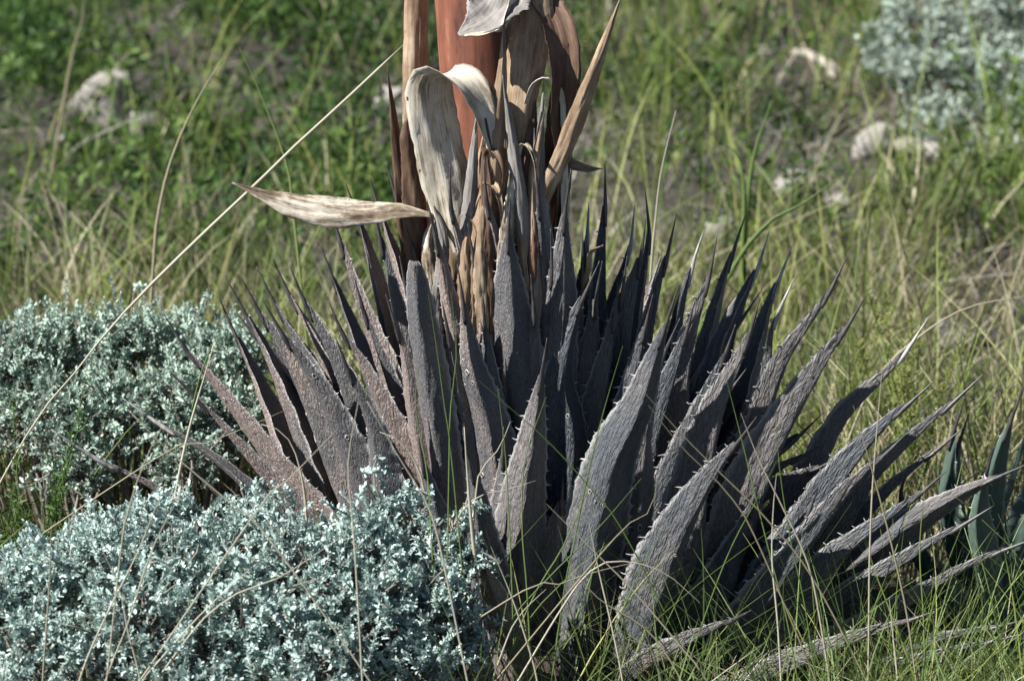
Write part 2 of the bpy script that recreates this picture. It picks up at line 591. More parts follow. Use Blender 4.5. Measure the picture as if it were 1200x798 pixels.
    if holes:
        b = Buf()
        bh = Buf()
        th8 = np.arange(10) * 2 * math.pi / 10
        for _ in range(max(1, round(holes * 0.8))):
            i0 = int(r.uniform(0.32, 0.86) * nb)
            j0 = int(r.uniform(2, no - 3))
            c = Vo[i0, j0]
            eu = unit(Vo[i0, j0 + 1] - Vo[i0, j0 - 1])
            ev = unit(Vo[min(i0 + 1, nb - 1), j0] - Vo[i0 - 1, j0])
            nn = unit(np.cross(eu, ev))
            if nn @ N[i0] < 0:
                nn = -nn
            R = r.uniform(0.0012, 0.0036)
            el = r.uniform(1.0, 1.5)
            rr = R * 0.30
            ring = []
            for (dr, dz) in ((1.0 + 0.18, -0.15), (1.02, 0.22), (0.84, 0.16), (0.76, -0.1)):
                rad = R * dr * (1 + 0.10 * np.sin(th8 * 3 + r.uniform(0, 6)))
                ring.append(c + eu * 0 + (np.cos(th8) * rad)[:, None] * eu + (np.sin(th8) * rad * el)[:, None] * ev + nn * (R * dz + 0.0004))
            V4 = np.concatenate(ring)
            b.add(V4 - org, grid_faces(4, 10, True))
            pit = c + (np.cos(th8) * R * 0.84)[:, None] * eu + (np.sin(th8) * R * 0.84 * el)[:, None] * ev + nn * 0.0006
            V5 = np.vstack([pit, c + nn * 0.0006])
            f3 = np.array([[j, (j + 1) % 10, 10] for j in range(10)])
            bh.add(V5 - org, f3)
        link("scar_rims", b.mesh("scar_rims", M_SCAR), lf, "stuff")
        link("scar_pits", bh.mesh("scar_pits", M_HOLE), lf, "stuff")
    return lf


SEED = [100]


def leaf_px(pts, yt, yb, wpx, parent=AGAVE, org=AX, mat=M_LEAF, axis=None, bow=1.0, **kw):
    """pts: photo pixels from tip to base; yt, yb: depth of tip and base"""
    axis = AX if axis is None else axis
    pts = np.array(pts, float)
    L = np.concatenate([[0], np.cumsum(np.linalg.norm(np.diff(pts, axis=0), axis=1))])
    s = L / L[-1]                                  # 0 tip .. 1 base
    ys = yb + (yt - yb) * (1 - s) ** bow
    jr = np.random.default_rng(SEED[0] + 900)
    pts[1:-1, 0] += jr.uniform(-4.5, 4.5, len(pts) - 2)
    W = np.array([P(p[0], p[1], y) for p, y in zip(pts, ys)])[::-1]
    C, ln = catmull(W, 74)
    rad = kw.pop("rad", None)
    if rad is None:
        m = C[40] - axis
        rad = np.array([m[0], m[1], 0.0])
        rad = unit(rad)
        if yt < 0.045:                              # the old leaves slump and turn their keel outward and down
            rad = unit(rad + np.array([0, -0.75, 0]))
        rad = unit(rad + np.array([0, 0, -0.12]))
    SEED[0] += 1
    if mat is M_LEAF and C[len(C) // 2][0] > 0.035 + 0.03 * math.sin(SEED[0] * 2.7):      # the leaves on this side are older, darker, more wrinkled
        mat = M_LEAFD
        kw.setdefault("wrk", 2.2)
    elif mat is M_LEAF:
        kw.setdefault("tooth", 0.75)
    wk = float(np.interp(C[len(C) // 2][0], [-0.30, -0.12, 0.0, 0.1], [0.52, 0.44, 0.41, 0.42]))
    return make_leaf(parent, org, C, ln, wk * wpx * pxm(C[len(C) // 2]), rad, mat, SEED[0], **kw)


LIT = dict(spmat=M_SPINEP)  # leaves whose spines get the painted sunlit colour
# --- left side
leaf_px([(190, 365), (222, 415), (262, 465), (345, 575), (430, 670), (520, 745)], -0.02, -0.03, 66, fold=0.35, holes=3)
leaf_px([(196, 432), (232, 470), (275, 515), (345, 600), (430, 690), (520, 755)], -0.14, -0.08, 56, holes=3)
leaf_px([(60, 503), (115, 538), (190, 580), (300, 655), (420, 730), (530, 780)], -0.16, -0.08, 44, teeth=False, **LIT)
leaf_px([(143, 466), (190, 497), (260, 545), (360, 640), (440, 705), (530, 755)], 0.06, 0.0, 34, teeth=False, **LIT)
leaf_px([(255, 345), (288, 410), (315, 480), (360, 600), (430, 700), (520, 760)], 0.10, 0.03, 62)
leaf_px([(262, 320), (300, 385), (330, 470), (385, 600), (450, 710), (530, 765)], 0.05, 0.0, 70, holes=2)
leaf_px([(281, 322), (305, 365), (345, 450), (395, 570), (455, 735)], -0.04, -0.05, 84, holes=6)
leaf_px([(306, 348), (335, 392), (378, 480), (425, 600), (475, 745)], -0.12, -0.08, 78, holes=6)
leaf_px([(300, 312), (335, 375), (372, 450), (420, 560), (480, 720)], 0.08, 0.02, 58, roll=0.5)
leaf_px([(318, 300), (348, 355), (390, 440), (440, 560), (500, 720)], 0.12, 0.04, 56, roll=0.4)
leaf_px([(339, 310), (357, 345), (388, 425), (425, 540), (480, 720)], -0.06, -0.05, 80, holes=9)
leaf_px([(385, 352), (402, 387), (432, 450), (470, 540), (520, 700)], -0.09, -0.05, 72, holes=8)
leaf_px([(392, 392), (412, 440), (432, 510), (452, 610), (480, 760)], -0.18, -0.11, 74, holes=3)
leaf_px([(382, 238), (395, 278), (420, 350), (452, 460), (500, 640)], 0.02, 0.0, 62)
leaf_px([(375, 285), (392, 330), (415, 400), (455, 520), (500, 650)], 0.10, 0.05, 44, teeth=True)
leaf_px([(404, 211), (424, 268), (440, 340), (465, 450), (510, 620)], 0.05, 0.02, 52)
leaf_px([(433, 205), (451, 262), (468, 330), (490, 440), (530, 600)], 0.06, 0.03, 54)
leaf_px([(452, 190), (464, 245), (478, 320), (500, 430), (540, 600)], 0.08, 0.04, 50)
leaf_px([(432, 228), (445, 280), (463, 370), (488, 500), (525, 680)], -0.05, -0.02, 68)
# --- centre, in front of the stalk
leaf_px([(484, 307), (491, 370), (503, 470), (520, 590), (540, 740)], -0.16, -0.09, 60, blunt=True)
leaf_px([(500, 232), (510, 280), (526, 360), (550, 460), (575, 640)], -0.125, -0.06, 62)
leaf_px([(536, 310), (543, 348), (556, 430), (573, 540), (585, 720)], -0.17, -0.10, 76, holes=7)
leaf_px([(527, 193), (534, 250), (541, 320), (560, 430), (585, 600)], -0.125, -0.05, 44)
leaf_px([(567, 188), (573, 245), (584, 330), (592, 430), (598, 600)], -0.128, -0.06, 42, peak=0.6)
leaf_px([(598, 228), (597, 290), (600, 370), (605, 450), (612, 640)], -0.15, -0.08, 84, peak=0.52, tooth=0.7)
leaf_px([(627, 188), (629, 250), (632, 340), (638, 440), (635, 600)], -0.12, -0.05, 36, peak=0.6)
leaf_px([(669, 198), (664, 265), (659, 360), (655, 460), (645, 660)], -0.13, -0.07, 80, tooth=0.8)
leaf_px([(690, 236), (692, 300), (692, 400), (680, 600)], 0.06, 0.03, 46, **LIT)
leaf_px([(709, 190), (706, 250), (709, 330), (706, 440), (680, 640)], 0.02, 0.01, 56)
leaf_px([(641, 396), (630, 450), (619, 530), (613, 640), (620, 790)], -0.23, -0.14, 80)
leaf_px([(703, 305), (676, 375), (663, 450), (665, 530), (650, 720)], -0.12, -0.08, 74, holes=2)
leaf_px([(706, 305), (697, 350), (690, 430), (685, 540), (665, 720)], -0.08, -0.05, 74, holes=3)
leaf_px([(756, 220), (757, 290), (752, 380), (735, 520), (690, 690)], 0.10, 0.04, 50)
leaf_px([(757, 252), (748, 300), (732, 400), (725, 520), (690, 700)], -0.04, -0.03, 88)
leaf_px([(744, 238), (732, 300), (716, 390), (705, 520), (670, 680)], 0.08, 0.03, 44, **LIT)
leaf_px([(793, 250), (779, 320), (763, 400), (745, 520), (705, 700)], 0.02, 0.0, 66, holes=2)
leaf_px([(797, 330), (776, 400), (748, 475), (712, 570), (668, 800)], -0.26, -0.17, 92, holes=4, roll=-0.25)
leaf_px([(797, 372), (775, 430), (755, 520), (742, 640), (715, 790)], -0.18, -0.12, 80, holes=3)
leaf_px([(826, 266), (812, 315), (800, 390), (785, 510), (730, 700)], 0.06, 0.02, 62, **LIT)
leaf_px([(841, 273), (824, 340), (806, 430), (797, 540), (750, 720)], -0.05, -0.05, 72, holes=2)
leaf_px([(875, 247), (852, 310), (835, 390), (810, 510), (740, 690)], 0.13, 0.06, 62)
leaf_px([(902, 270), (880, 325), (856, 400), (828, 500), (760, 690)], 0.07, 0.03, 86, **LIT)
leaf_px([(892, 345), (872, 415), (842, 490), (818, 590), (780, 760)], -0.16, -0.10, 76)
leaf_px([(929, 287), (910, 345), (890, 430), (858, 540), (790, 700)], 0.08, 0.03, 72, **LIT)
leaf_px([(931, 325), (912, 380), (895, 450), (860, 560), (800, 700)], 0.02, 0.0, 50, **LIT)
leaf_px([(996, 294), (958, 362), (920, 430), (888, 520), (820, 700)], -0.04, -0.03, 70, holes=7)
leaf_px([(1018, 341), (975, 418), (935, 475), (895, 560), (835, 740)], -0.14, -0.09, 90, holes=4)
leaf_px([(887, 488), (845, 545), (808, 610), (772, 700), (745, 800)], -0.30, -0.18, 80, holes=2)
leaf_px([(1088, 372), (1045, 432), (995, 492), (945, 570), (850, 700)], 0.03, 0.0, 78, holes=3, **LIT)
leaf_px([(1098, 443), (1040, 500), (985, 565), (940, 640), (850, 770)], -0.14, -0.09, 80, holes=3)
leaf_px([(1155, 436), (1085, 502), (1030, 560), (975, 635), (860, 760)], -0.06, -0.05, 72)
leaf_px([(1112, 549), (1045, 605), (975, 665), (910, 740), (840, 800)], -0.24, -0.14, 68, holes=0)
leaf_px([(1212, 540), (1145, 572), (1080, 610), (1010, 665), (870, 770)], -0.12, -0.08, 72, roll=-0.75)
leaf_px([(1225, 626), (1150, 655), (1080, 700), (990, 750), (850, 815)], -0.22, -0.13, 60, roll=0.2)
leaf_px([(1098, 715), (1020, 745), (940, 775), (840, 815)], -0.30, -0.18, 46, roll=0.2)
leaf_px([(880, 715), (820, 745), (765, 780), (715, 815)], -0.42, -0.22, 44, roll=0.2)
leaf_px([(1212, 724), (1150, 738), (1060, 765), (900, 825)], -0.20, -0.13, 40)
leaf_px([(1200, 742), (1130, 760), (1050, 785), (900, 835)], -0.28, -0.16, 38)
leaf_px([(1065, 505), (1000, 575), (945, 650), (850, 780)], -0.20, -0.12, 66)
leaf_px([(1165, 592), (1090, 640), (1010, 695), (860, 795)], -0.17, -0.11, 60)
leaf_px([(1002, 556), (950, 630), (905, 700), (830, 800)], -0.27, -0.15, 64)
leaf_px([(1130, 500), (1060, 560), (1000, 625), (870, 770)], -0.02, -0.04, 62)
# lower leaves behind the grass and the silver shrub
leaf_px([(545, 520), (556, 580), (566, 660), (590, 800)], -0.24, -0.16, 78)
leaf_px([(590, 500), (585, 580), (590, 680), (605, 800)], -0.17, -0.12, 82)
leaf_px([(490, 510), (505, 580), (530, 680), (565, 800)], -0.22, -0.14, 76)
leaf_px([(400, 590), (440, 650), (490, 720), (540, 800)], -0.24, -0.14, 66)
leaf_px([(560, 640), (575, 690), (590, 750), (608, 815)], -0.30, -0.19, 66)
leaf_px([(660, 560), (650, 640), (640, 720), (635, 810)], -0.18, -0.12, 86)
leaf_px([(760, 480), (755, 580), (730, 690), (690, 810)], -0.14, -0.10, 88)
leaf_px([(830, 520), (815, 620), (780, 710), (720, 800)], -0.15, -0.10, 90)
leaf_px([(890, 560), (870, 650), (830, 730), (760, 810)], -0.15, -0.10, 88)
leaf_px([(960, 570), (925, 660), (880, 740), (780, 815)], -0.16, -0.10, 84)
leaf_px([(1010, 620), (960, 700), (900, 760), (800, 815)], -0.20, -0.12, 76)
# more upright leaves crowding the middle
for tx, ty, bx, yt in [(468, 300, 545, -0.09), (452, 345, 520, -0.13), (518, 352, 560, -0.15), (566, 345, 590, -0.15), (622, 322, 622, -0.13), (645, 268, 632, -0.11),
                       (683, 268, 655, -0.08), (724, 330, 672, -0.09), (765, 345, 700, -0.10), (735, 300, 680, -0.06), (415, 325, 510, -0.07), (585, 285, 600, -0.13),
                       (548, 262, 580, -0.12), (475, 262, 550, -0.07), (815, 350, 730, -0.10), (862, 380, 750, -0.12)]:
    leaf_px([(tx, ty), (tx + (bx - tx) * 0.2, ty + 62), (tx + (bx - tx) * 0.55, ty + 180), (bx, 690)], yt, yt * 0.5, 62)
# leaves packed between the outer ones
rr = np.random.default_rng(15)
for i, tx in enumerate(np.arange(392, 1010, 23.0)):
    tx = tx + rr.uniform(-8, 8)
    ty = 345 + 0.00085 * (tx - 620) ** 2 + rr.uniform(0, 110)
    bx = 620 + (tx - 620) * 0.28
    by = 735 - 0.0002 * (tx - 620) ** 2
    m1x, m2x = tx + (bx - tx) * 0.30 + (620 - tx) * 0.03, tx + (bx - tx) * 0.66
    yt = rr.uniform(-0.08, -0.03)
    leaf_px([(tx, ty), (m1x, ty + (by - ty) * 0.30), (m2x, ty + (by - ty) * 0.64), (bx, by)], yt, yt * 0.5 - 0.02, rr.uniform(60, 78), holes=int(rr.integers(0, 3)))
# back of the rosette
rr = np.random.default_rng(5)
for i in range(24):
    az = math.radians(100 + 160 * (i + 0.5) / 24 + rr.uniform(-3, 3))
    ln = rr.uniform(0.40, 0.50)
    el = math.radians(rr.uniform(34, 62))
    d = np.array([math.sin(az), -math.cos(az), 0])
    b0 = AX + d * 0.06 + np.array([0, 0, rr.uniform(0.04, 0.16)])
    tip = b0 + d * ln * math.cos(el) + np.array([0, 0, ln * math.sin(el)])
    mid = (b0 + tip) / 2 - np.array([0, 0, 0.02])
    C, l_ = catmull([b0, mid, tip], 40)
    SEED[0] += 1
    make_leaf(AGAVE, AX, C, l_, rr.uniform(0.034, 0.042), unit(d + np.array([0, 0, -0.5])), M_LEAF, SEED[0])

# fibrous core between the leaf bases
zz = np.linspace(0, 1, 22)
th = np.linspace(0, 2 * math.pi, 40, endpoint=False)
R = np.interp(zz, [0, 0.25, 0.6, 1.0], [0.19, 0.17, 0.10, 0.052])
TH, ZZ = np.meshgrid(th, zz)
RR = R[:, None] * (1 + 0.10 * sn(TH * 0 + np.cos(TH) * 4, ZZ * 8 + np.sin(TH) * 4, 1.0) + 0.06 * np.sin(TH * 13 + ZZ * 9))
V = np.stack([RR * np.cos(TH) + 0.0, RR * np.sin(TH), ZZ * 0.40 - 0.03], -1).reshape(-1, 3)
V[:, 0] -= (V[:, 2].clip(0) / 0.4) * 0.02
link("leaf_base_core", npmesh("leaf_base_core", V, grid_faces(22, 40, True), M_CORE), AGAVE)

# --- flower stalk
st_pts = [P(612, 785, 0.0), P(585, 400, 0.0), P(557, 20, 0.0)]
dirv = unit(st_pts[2] - st_pts[1])
st_pts += [st_pts[2] + dirv * 0.45, st_pts[2] + dirv * 0.95 + np.array([0.01, 0, 0])]
C, l_ = catmull(st_pts, 60)
Rr = np.interp(np.linspace(0, 1, 60), [0, 0.3, 1], [0.062, 0.0515, 0.045])
sv, sf = tube(C, Rr, 40)
sv = sv + 0.0012 * sn(sv[:, 0:1] * 90, sv[:, 2:3] * 20, 3.0) * np.array([[1, 1, 0]])
STALK = link("flower_stalk", npmesh("flower_stalk", sv - AX, sf, M_STALK), AGAVE)
STALK["label"] = "thick terracotta red flower stalk"


def bract(pts, wpx, mat, side=(0.0, 0.0), curl=0.35, prof=None, seed=1, thick=0.0011, parent=STALK, org=AX, tipdark=True, ruff=1.0, name="bract"):
    """pts: (px,py,y) base->tip; side: world azimuth (deg) of the strip's width direction at base and tip"""
    W = np.array([P(*p) for p in pts])
    n = 46
    C, L = catmull(W, n)
    t = np.linspace(0, 1, n)
    T = tangents(C)
    if np.ndim(side) == 2:
        sv_ = np.asarray(side, float)
        S = np.stack([np.interp(t, np.linspace(0, 1, len(sv_)), sv_[:, i]) for i in range(3)], -1)
    else:
        a = np.radians(np.interp(t, np.linspace(0, 1, len(side)), side))
        S = np.stack([np.cos(a), np.sin(a), 0 * a], -1)
    S = unit(S - np.sum(S * T, 1)[:, None] * T)
    N = np.cross(S, T)
    prof = prof or [(0, 0.75), (0.35, 1.0), (0.75, 0.6), (1, 0.03)]
    hw = 0.5 * wpx * pxm(C[n // 2]) * np.interp(t, [p[0] for p in prof], [p[1] for p in prof])
    nu = 13
    u = np.linspace(-1, 1, nu)
    U, TT = np.meshgrid(u, t)
    r = np.random.default_rng(seed)
    ph = r.uniform(0, 20)
    wav = 1 + ruff * (0.08 * sn(TT * 6 + ph, np.sign(U) * 2, ph) + 0.07 * sn(TT * 41 + ph, np.sign(U) * 2, ph)) * np.abs(U) ** 3
    h = curl * (1 - U ** 2) - curl * 0.4 + ruff * (0.13 * sn(U * 2.2 + ph, TT * 5 + ph, ph) + 0.06 * sn(U * 6 + ph, TT * 11, ph))
    base = C[:, None, :] + S[:, None, :] * (hw[:, None] * U * wav)[..., None]
    A = base + N[:, None, :] * (hw[:, None] * h)[..., None]
    B = A - N[:, None, :] * (thick * (0.4 + 0.6 * (1 - U ** 2)))[..., None]
    V = np.concatenate([A.reshape(-1, 3), B.reshape(-1, 3)])
    g = grid_faces(n, nu)
    k = n * nu
    F = [g, g[:, ::-1] + k]
    rim = np.concatenate([np.arange(nu), np.arange(1, n) * nu + nu - 1, (n - 1) * nu + np.arange(nu - 2, -1, -1), np.arange(n - 2, 0, -1) * nu])
    rn = np.roll(rim, -1)
    F.append(np.stack([rn, rim, rim + k, rn + k], -1))
    uvm = np.stack([hw[:, None] * U, TT * L], -1).reshape(-1, 2)
    b = link(name, npmesh(name, V - org, np.vstack(F), mat, uvs={"metres": np.concatenate([uvm, uvm + [0.3, 0.1]])}), parent)
    if tipdark:
        Cs = C[int(n * 0.86):]
        q = np.linspace(0, 1, len(Cs))
        sv, sf = tube(Cs, np.interp(q, [0, 0.3, 1], [0.0012, 0.0017, 0.0003]), 6)
        bb = Buf()
        bb.add(sv - org, sf)
        # the dried point belongs to the bract's mesh family: joined as a second material
        me = bb.mesh("bract_point", M_SPINE)
        o = link("bract_point", me, parent)
    return b


V1 = [(0, 0.8), (0.5, 1.0), (1, 0.8)]
# tall curled strip on the left of the stalk
bract([(505, 360, 0.0), (497, 260, 0.015), (489, 150, 0.03), (489, 60, 0.035), (492, -60, 0.035), (497, -170, 0.03)], 34, M_BTAN, (40, 20), 0.7, [(0, 0.8), (0.4, 1), (0.72, 0.9), (1, 0.04)], 11, tipdark=False)
bract([(500, 360, -0.045), (490, 280, -0.06), (486, 210, -0.07), (480, 138, -0.075)], 34, M_BDARK, (30, 30), 0.5, [(0, 0.9), (0.6, 1), (0.9, 0.8), (1, 0.35)], 12, tipdark=False)
bract([(488, 350, -0.02), (476, 260, -0.03), (465, 160, -0.04), (454, 80, -0.04)], 26, M_BDARK, (40, 60), 0.5, None, 13)
# broad pale strip folded over at the top
bract([(545, 350, -0.06), (530, 250, -0.078), (514, 170, -0.090), (505, 118, -0.096), (508, 90, -0.100), (526, 84, -0.108),
       (550, 98, -0.115), (566, 128, -0.114), (573, 160, -0.108), (580, 192, -0.10)], 60, M_BPALE, (-12, -5, 20, 40, 48), 0.30,
      [(0, 0.65), (0.35, 0.95), (0.6, 1.05), (0.8, 0.7), (1, 0.04)], 14)
bract([(540, 400, -0.045), (534, 320, -0.065), (530, 240, -0.07), (536, 160, -0.062)], 50, M_BTAN, (0, 0), 0.4, None, 15, tipdark=False)
# grey flap hanging from above on the stalk's front
bract([(592, -40, -0.052), (588, -8, -0.066), (574, 14, -0.085), (556, 30, -0.098), (537, 41, -0.10)], 74, M_BGREY, (8, -5, -20), 0.30,
      [(0, 0.9), (0.4, 1.0), (0.7, 0.7), (1, 0.05)], 16, tipdark=False)
bract([(600, -30, -0.05), (600, 4, -0.075), (588, 30, -0.098), (570, 38, -0.105), (545, 41, -0.104)], 20, M_BPALE, (60, 70), 0.3, V1, 17, tipdark=False)
# twisted brown strips right of the stalk
bract([(612, 300, -0.05), (608, 220, -0.06), (606, 150, -0.07), (614, 80, -0.07), (622, 20, -0.06), (618, -40, -0.05)], 54, M_BTAN, (20, -10, -20), 0.5,
      [(0, 0.4), (0.35, 0.45), (0.65, 0.9), (1, 1.0)], 18, tipdark=False)
bract([(616, -30, -0.035), (640, 5, -0.06), (656, 40, -0.075), (662, 85, -0.08), (656, 140, -0.07), (660, 210, -0.055), (650, 300, -0.03)], 40, M_BDARK, (10, 30, 60), 0.5,
      [(0, 0.9), (0.3, 1.0), (0.6, 0.6), (1, 0.5)], 19, tipdark=False)
bract([(640, 330, -0.04), (644, 250, -0.045), (648, 160, -0.05), (652, 70, -0.05)], 30, M_BDARK, (20, 40), 0.5, None, 20)
bract([(662, 300, -0.03), (664, 220, -0.045), (664, 140, -0.06), (658, 104, -0.07), (642, 90, -0.08), (624, 100, -0.085), (616, 122, -0.085)], 20, M_BPALE, (60, 55, 50), 0.4,
      [(0, 0.9), (0.6, 1), (1, 0.35)], 21, tipdark=False)
bract([(622, 290, -0.065), (633, 245, -0.085), (662, 178, -0.10), (695, 90, -0.11), (727, -2, -0.11)], 26, M_BTAN, (25, 10), 0.6,
      [(0, 0.5), (0.2, 0.75), (0.5, 1.0), (0.8, 0.5), (1, 0.03)], 22)
# central spikes
bract([(578, 360, -0.075), (576, 270, -0.09), (578, 180, -0.10), (588, 95, -0.10), (591, 24, -0.10)], 32, M_BTAN, (-10, 15), 0.6, [(0, 0.7), (0.4, 1.0), (0.7, 0.6), (1, 0.03)], 23)
bract([(618, 380, -0.085), (614, 300, -0.10), (607, 220, -0.108), (598, 150, -0.11), (589, 88, -0.11)], 24, M_BGREY, (-15, 10), 0.7, [(0, 0.6), (0.35, 1.0), (0.7, 0.6), (1, 0.03)], 24)
bract([(548, 380, -0.085), (548, 290, -0.10), (553, 210, -0.105), (559, 128, -0.105)], 22, M_BGREY, (0, 10), 0.7, None, 25)
bract([(566, 400, -0.07), (566, 320, -0.085), (562, 240, -0.09), (566, 160, -0.085)], 40, M_BTAN, (0, 10), 0.5, None, 26)
bract([(596, 380, -0.07), (594, 280, -0.08), (592, 200, -0.085), (596, 120, -0.08)], 36, M_BTAN, (0, 10), 0.5, None, 27)
bract([(630, 380, -0.06), (626, 300, -0.07), (622, 200, -0.075), (628, 110, -0.07)], 34, M_BDARK, (10, 20), 0.5, None, 28)
bract([(646, 360, -0.07), (640, 290, -0.08), (632, 220, -0.085), (626, 150, -0.085)], 22, M_BGREY, (10, 20), 0.6, None, 29)
hr = np.random.default_rng(91)
for k in range(16):
    bx = hr.uniform(505, 660)
    tx = bx + hr.uniform(-14, 14)
    ty = hr.uniform(70, 235) if bx > 590 or bx < 500 else hr.uniform(165, 260)
    yb = -0.055 - 0.045 * (1 - ((bx - 582) / 85) ** 2)
    m = [M_BTAN, M_BDARK, M_BGREY, M_BTAN, M_BMOT][k % 5]
    sw = hr.uniform(-10, 10)
    pp = [(bx, 390, yb), (bx + sw * 0.5, 390 + (ty - 390) * 0.35, yb - 0.012), (bx + sw, 390 + (ty - 390) * 0.7, yb - 0.012), (tx, ty, yb - 0.004)]
    if k % 4 == 1:
        pp += [(tx + 10, ty - 6, yb - 0.012), (tx + 18, ty + 12, yb - 0.02), (tx + 20, ty + 36, yb - 0.02)]
    bract(pp, hr.uniform(13, 24), m, (hr.uniform(-30, 40), hr.uniform(-40, 60)), hr.uniform(0.5, 0.95), None, 200 + k, ruff=1.6, tipdark=(k % 3 == 0))
# level dry bract pointing left, small one pointing right
bract([(508, 252, -0.075), (470, 246, -0.085), (425, 249, -0.095), (380, 247, -0.105), (330, 236, -0.11), (272, 214, -0.115)], 40, M_BMOT, ((0, 0.9, 0.4), (0, 0.6, 0.8), (0, 0.55, 0.85), (0, 0.9, 0.4)), 0.25,
      [(0, 0.22), (0.25, 0.72), (0.5, 1.0), (0.75, 0.72), (0.9, 0.3), (1, 0.03)], 30, ruff=1.3)
bract([(640, 184, -0.03), (660, 190, -0.035), (685, 198, -0.04), (706, 198, -0.04)], 16, M_BTAN, ((0, 0.5, 0.85), (0, 0.7, 0.7)), 0.4, None, 31, tipdark=False)
bract([(676, 348, -0.06), (690, 318, -0.075), (693, 296, -0.08), (706, 288, -0.085)], 10, M_BTAN, (20, 70), 0.5, V1, 32, tipdark=False)
# bracts higher up the stalk, above the picture
for k, (h, az) in enumerate(((0.16, 200), (0.30, 330), (0.45, 90), (0.58, 225), (0.72, 10), (0.84, 140))):
    a = math.radians(az)
    d = np.array([math.cos(a), math.sin(a), 0])
    b0 = st_pts[2] + dirv * h
    n = 30
    Cb, Lb = catmull([b0 + d * 0.044, b0 + d * 0.055 + [0, 0, 0.05], b0 + d * 0.085 + [0, 0, 0.13], b0 + d * 0.10 + [0, 0, 0.20]], n)
    t = np.linspace(0, 1, n)
    s = np.array([-d[1], d[0], 0])
    hw = 0.024 * np.interp(t, [0, 0.3, 1], [0.9, 1.0, 0.04])
    u = np.linspace(-1, 1, 9)
    V = Cb[:, None, :] + s * (hw[:, None] * u)[..., None] - d * (hw[:, None] * 0.5 * u ** 2)[..., None]
    V2 = V - d * 0.002
    VV = np.concatenate([V.reshape(-1, 3), V2.reshape(-1, 3)])
    g = grid_faces(n, 9)
    uv = np.stack([hw[:, None] * u, np.broadcast_to((t * Lb)[:, None], (n, 9))], -1).reshape(-1, 2)
    link("bract", npmesh("bract", VV - AX, np.vstack([g[:, ::-1], g + n * 9]), M_BTAN, uvs={"metres": np.concatenate([uv, uv])}), STALK)

# ------------------------------------------------------------------ young green agave on the right
yc = P(1165, 735, 0.16)
YAX = np.array([yc[0], 0.16, terrain(yc[0], 0.16)])
YOUNG = empty("young_agave", YAX, "live blue green young agave growing beside the dead rosette", "agave")
for pts, yt, yb, wp in [([(1131, 464), (1112, 545), (1112, 620), (1150, 745)], 0.12, 0.15, 62),
                        ([(1137, 478), (1122, 550), (1125, 640), (1155, 745)], 0.20, 0.17, 54),
                        ([(1199, 453), (1172, 545), (1152, 640), (1160, 750)], 0.06, 0.12, 66),
                        ([(1214, 462), (1188, 555), (1170, 640), (1168, 750)], 0.15, 0.16, 58),
                        ([(1258, 500), (1220, 590), (1190, 670), (1172, 755)], 0.06, 0.13, 66),
                        ([(1290, 570), (1245, 640), (1205, 700), (1175, 758)], 0.16, 0.17, 62),
                        ([(1165, 520), (1150, 590), (1148, 660), (1160, 752)], 0.02, 0.11, 58),
                        ([(1068, 545), (1055, 585), (1075, 660), (1140, 760)], 0.10, 0.14, 50),
                        ([(1090, 640), (1105, 680), (1125, 720), (1155, 762)], 0.04, 0.12, 50),
                        ([(1250, 480), (1215, 570), (1185, 660), (1170, 755)], 0.30, 0.22, 62)]:
    leaf_px(pts, yt, yb, wp * 0.84, parent=YOUNG, org=YAX, mat=M_LIVE, axis=YAX, spine=0.17, tooth=0.8)

# ------------------------------------------------------------------ silver shrubs
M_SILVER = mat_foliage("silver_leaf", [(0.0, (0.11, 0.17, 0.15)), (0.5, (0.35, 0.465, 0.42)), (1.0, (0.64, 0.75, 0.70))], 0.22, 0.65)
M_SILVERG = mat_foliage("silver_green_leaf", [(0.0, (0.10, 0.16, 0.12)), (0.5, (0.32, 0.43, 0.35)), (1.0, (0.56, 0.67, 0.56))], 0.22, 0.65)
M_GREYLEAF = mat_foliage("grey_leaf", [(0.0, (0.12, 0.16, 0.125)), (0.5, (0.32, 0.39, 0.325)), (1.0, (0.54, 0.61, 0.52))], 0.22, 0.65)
M_TWIG = mat_plain("grey_twig", [(0.3, (0.10, 0.085, 0.07)), (0.7, (0.26, 0.23, 0.20))], (120, 120, 120), 0.85, 0.4)


def leaf_template():
    """small spoon shaped leaf along +x, 3 rows"""
    x = np.array([0, 0.62, 1.0])
    hw = np.array([0.09, 0.26, 0.10])
    z = np.array([0, 0.11, 0.0])
    V = []
    for a, b, c in zip(x, hw, z):
        V += [(a, -b, c + b * 0.45), (a, 0, c), (a, b, c + b * 0.45)]
    return np.array(V), grid_faces(3, 3)


def scatter(tV, tF, pos, X, Z, scale, tint, tintvar=None):
    """copies of a template: local x -> X, local z -> Z (unit vectors per copy)"""
    X = unit(X)
    Yv = unit(np.cross(Z, X))
    Zv = np.cross(X, Yv)
    s = np.asarray(scale)[:, None, None]
    V = pos[:, None, :] + s * (tV[None, :, 0:1] * X[:, None, :] + tV[None, :, 1:2] * Yv[:, None, :] + tV[None, :, 2:3] * Zv[:, None, :])
    nV = len(tV)
    F = (tF[None] + (np.arange(len(pos)) * nV)[:, None, None]).reshape(-1, tF.shape[1])
    return V.reshape(-1, 3), F, np.repeat(tint, nV)


def rand_dirs(r, n):
    return unit(r.normal(size=(n, 3)))


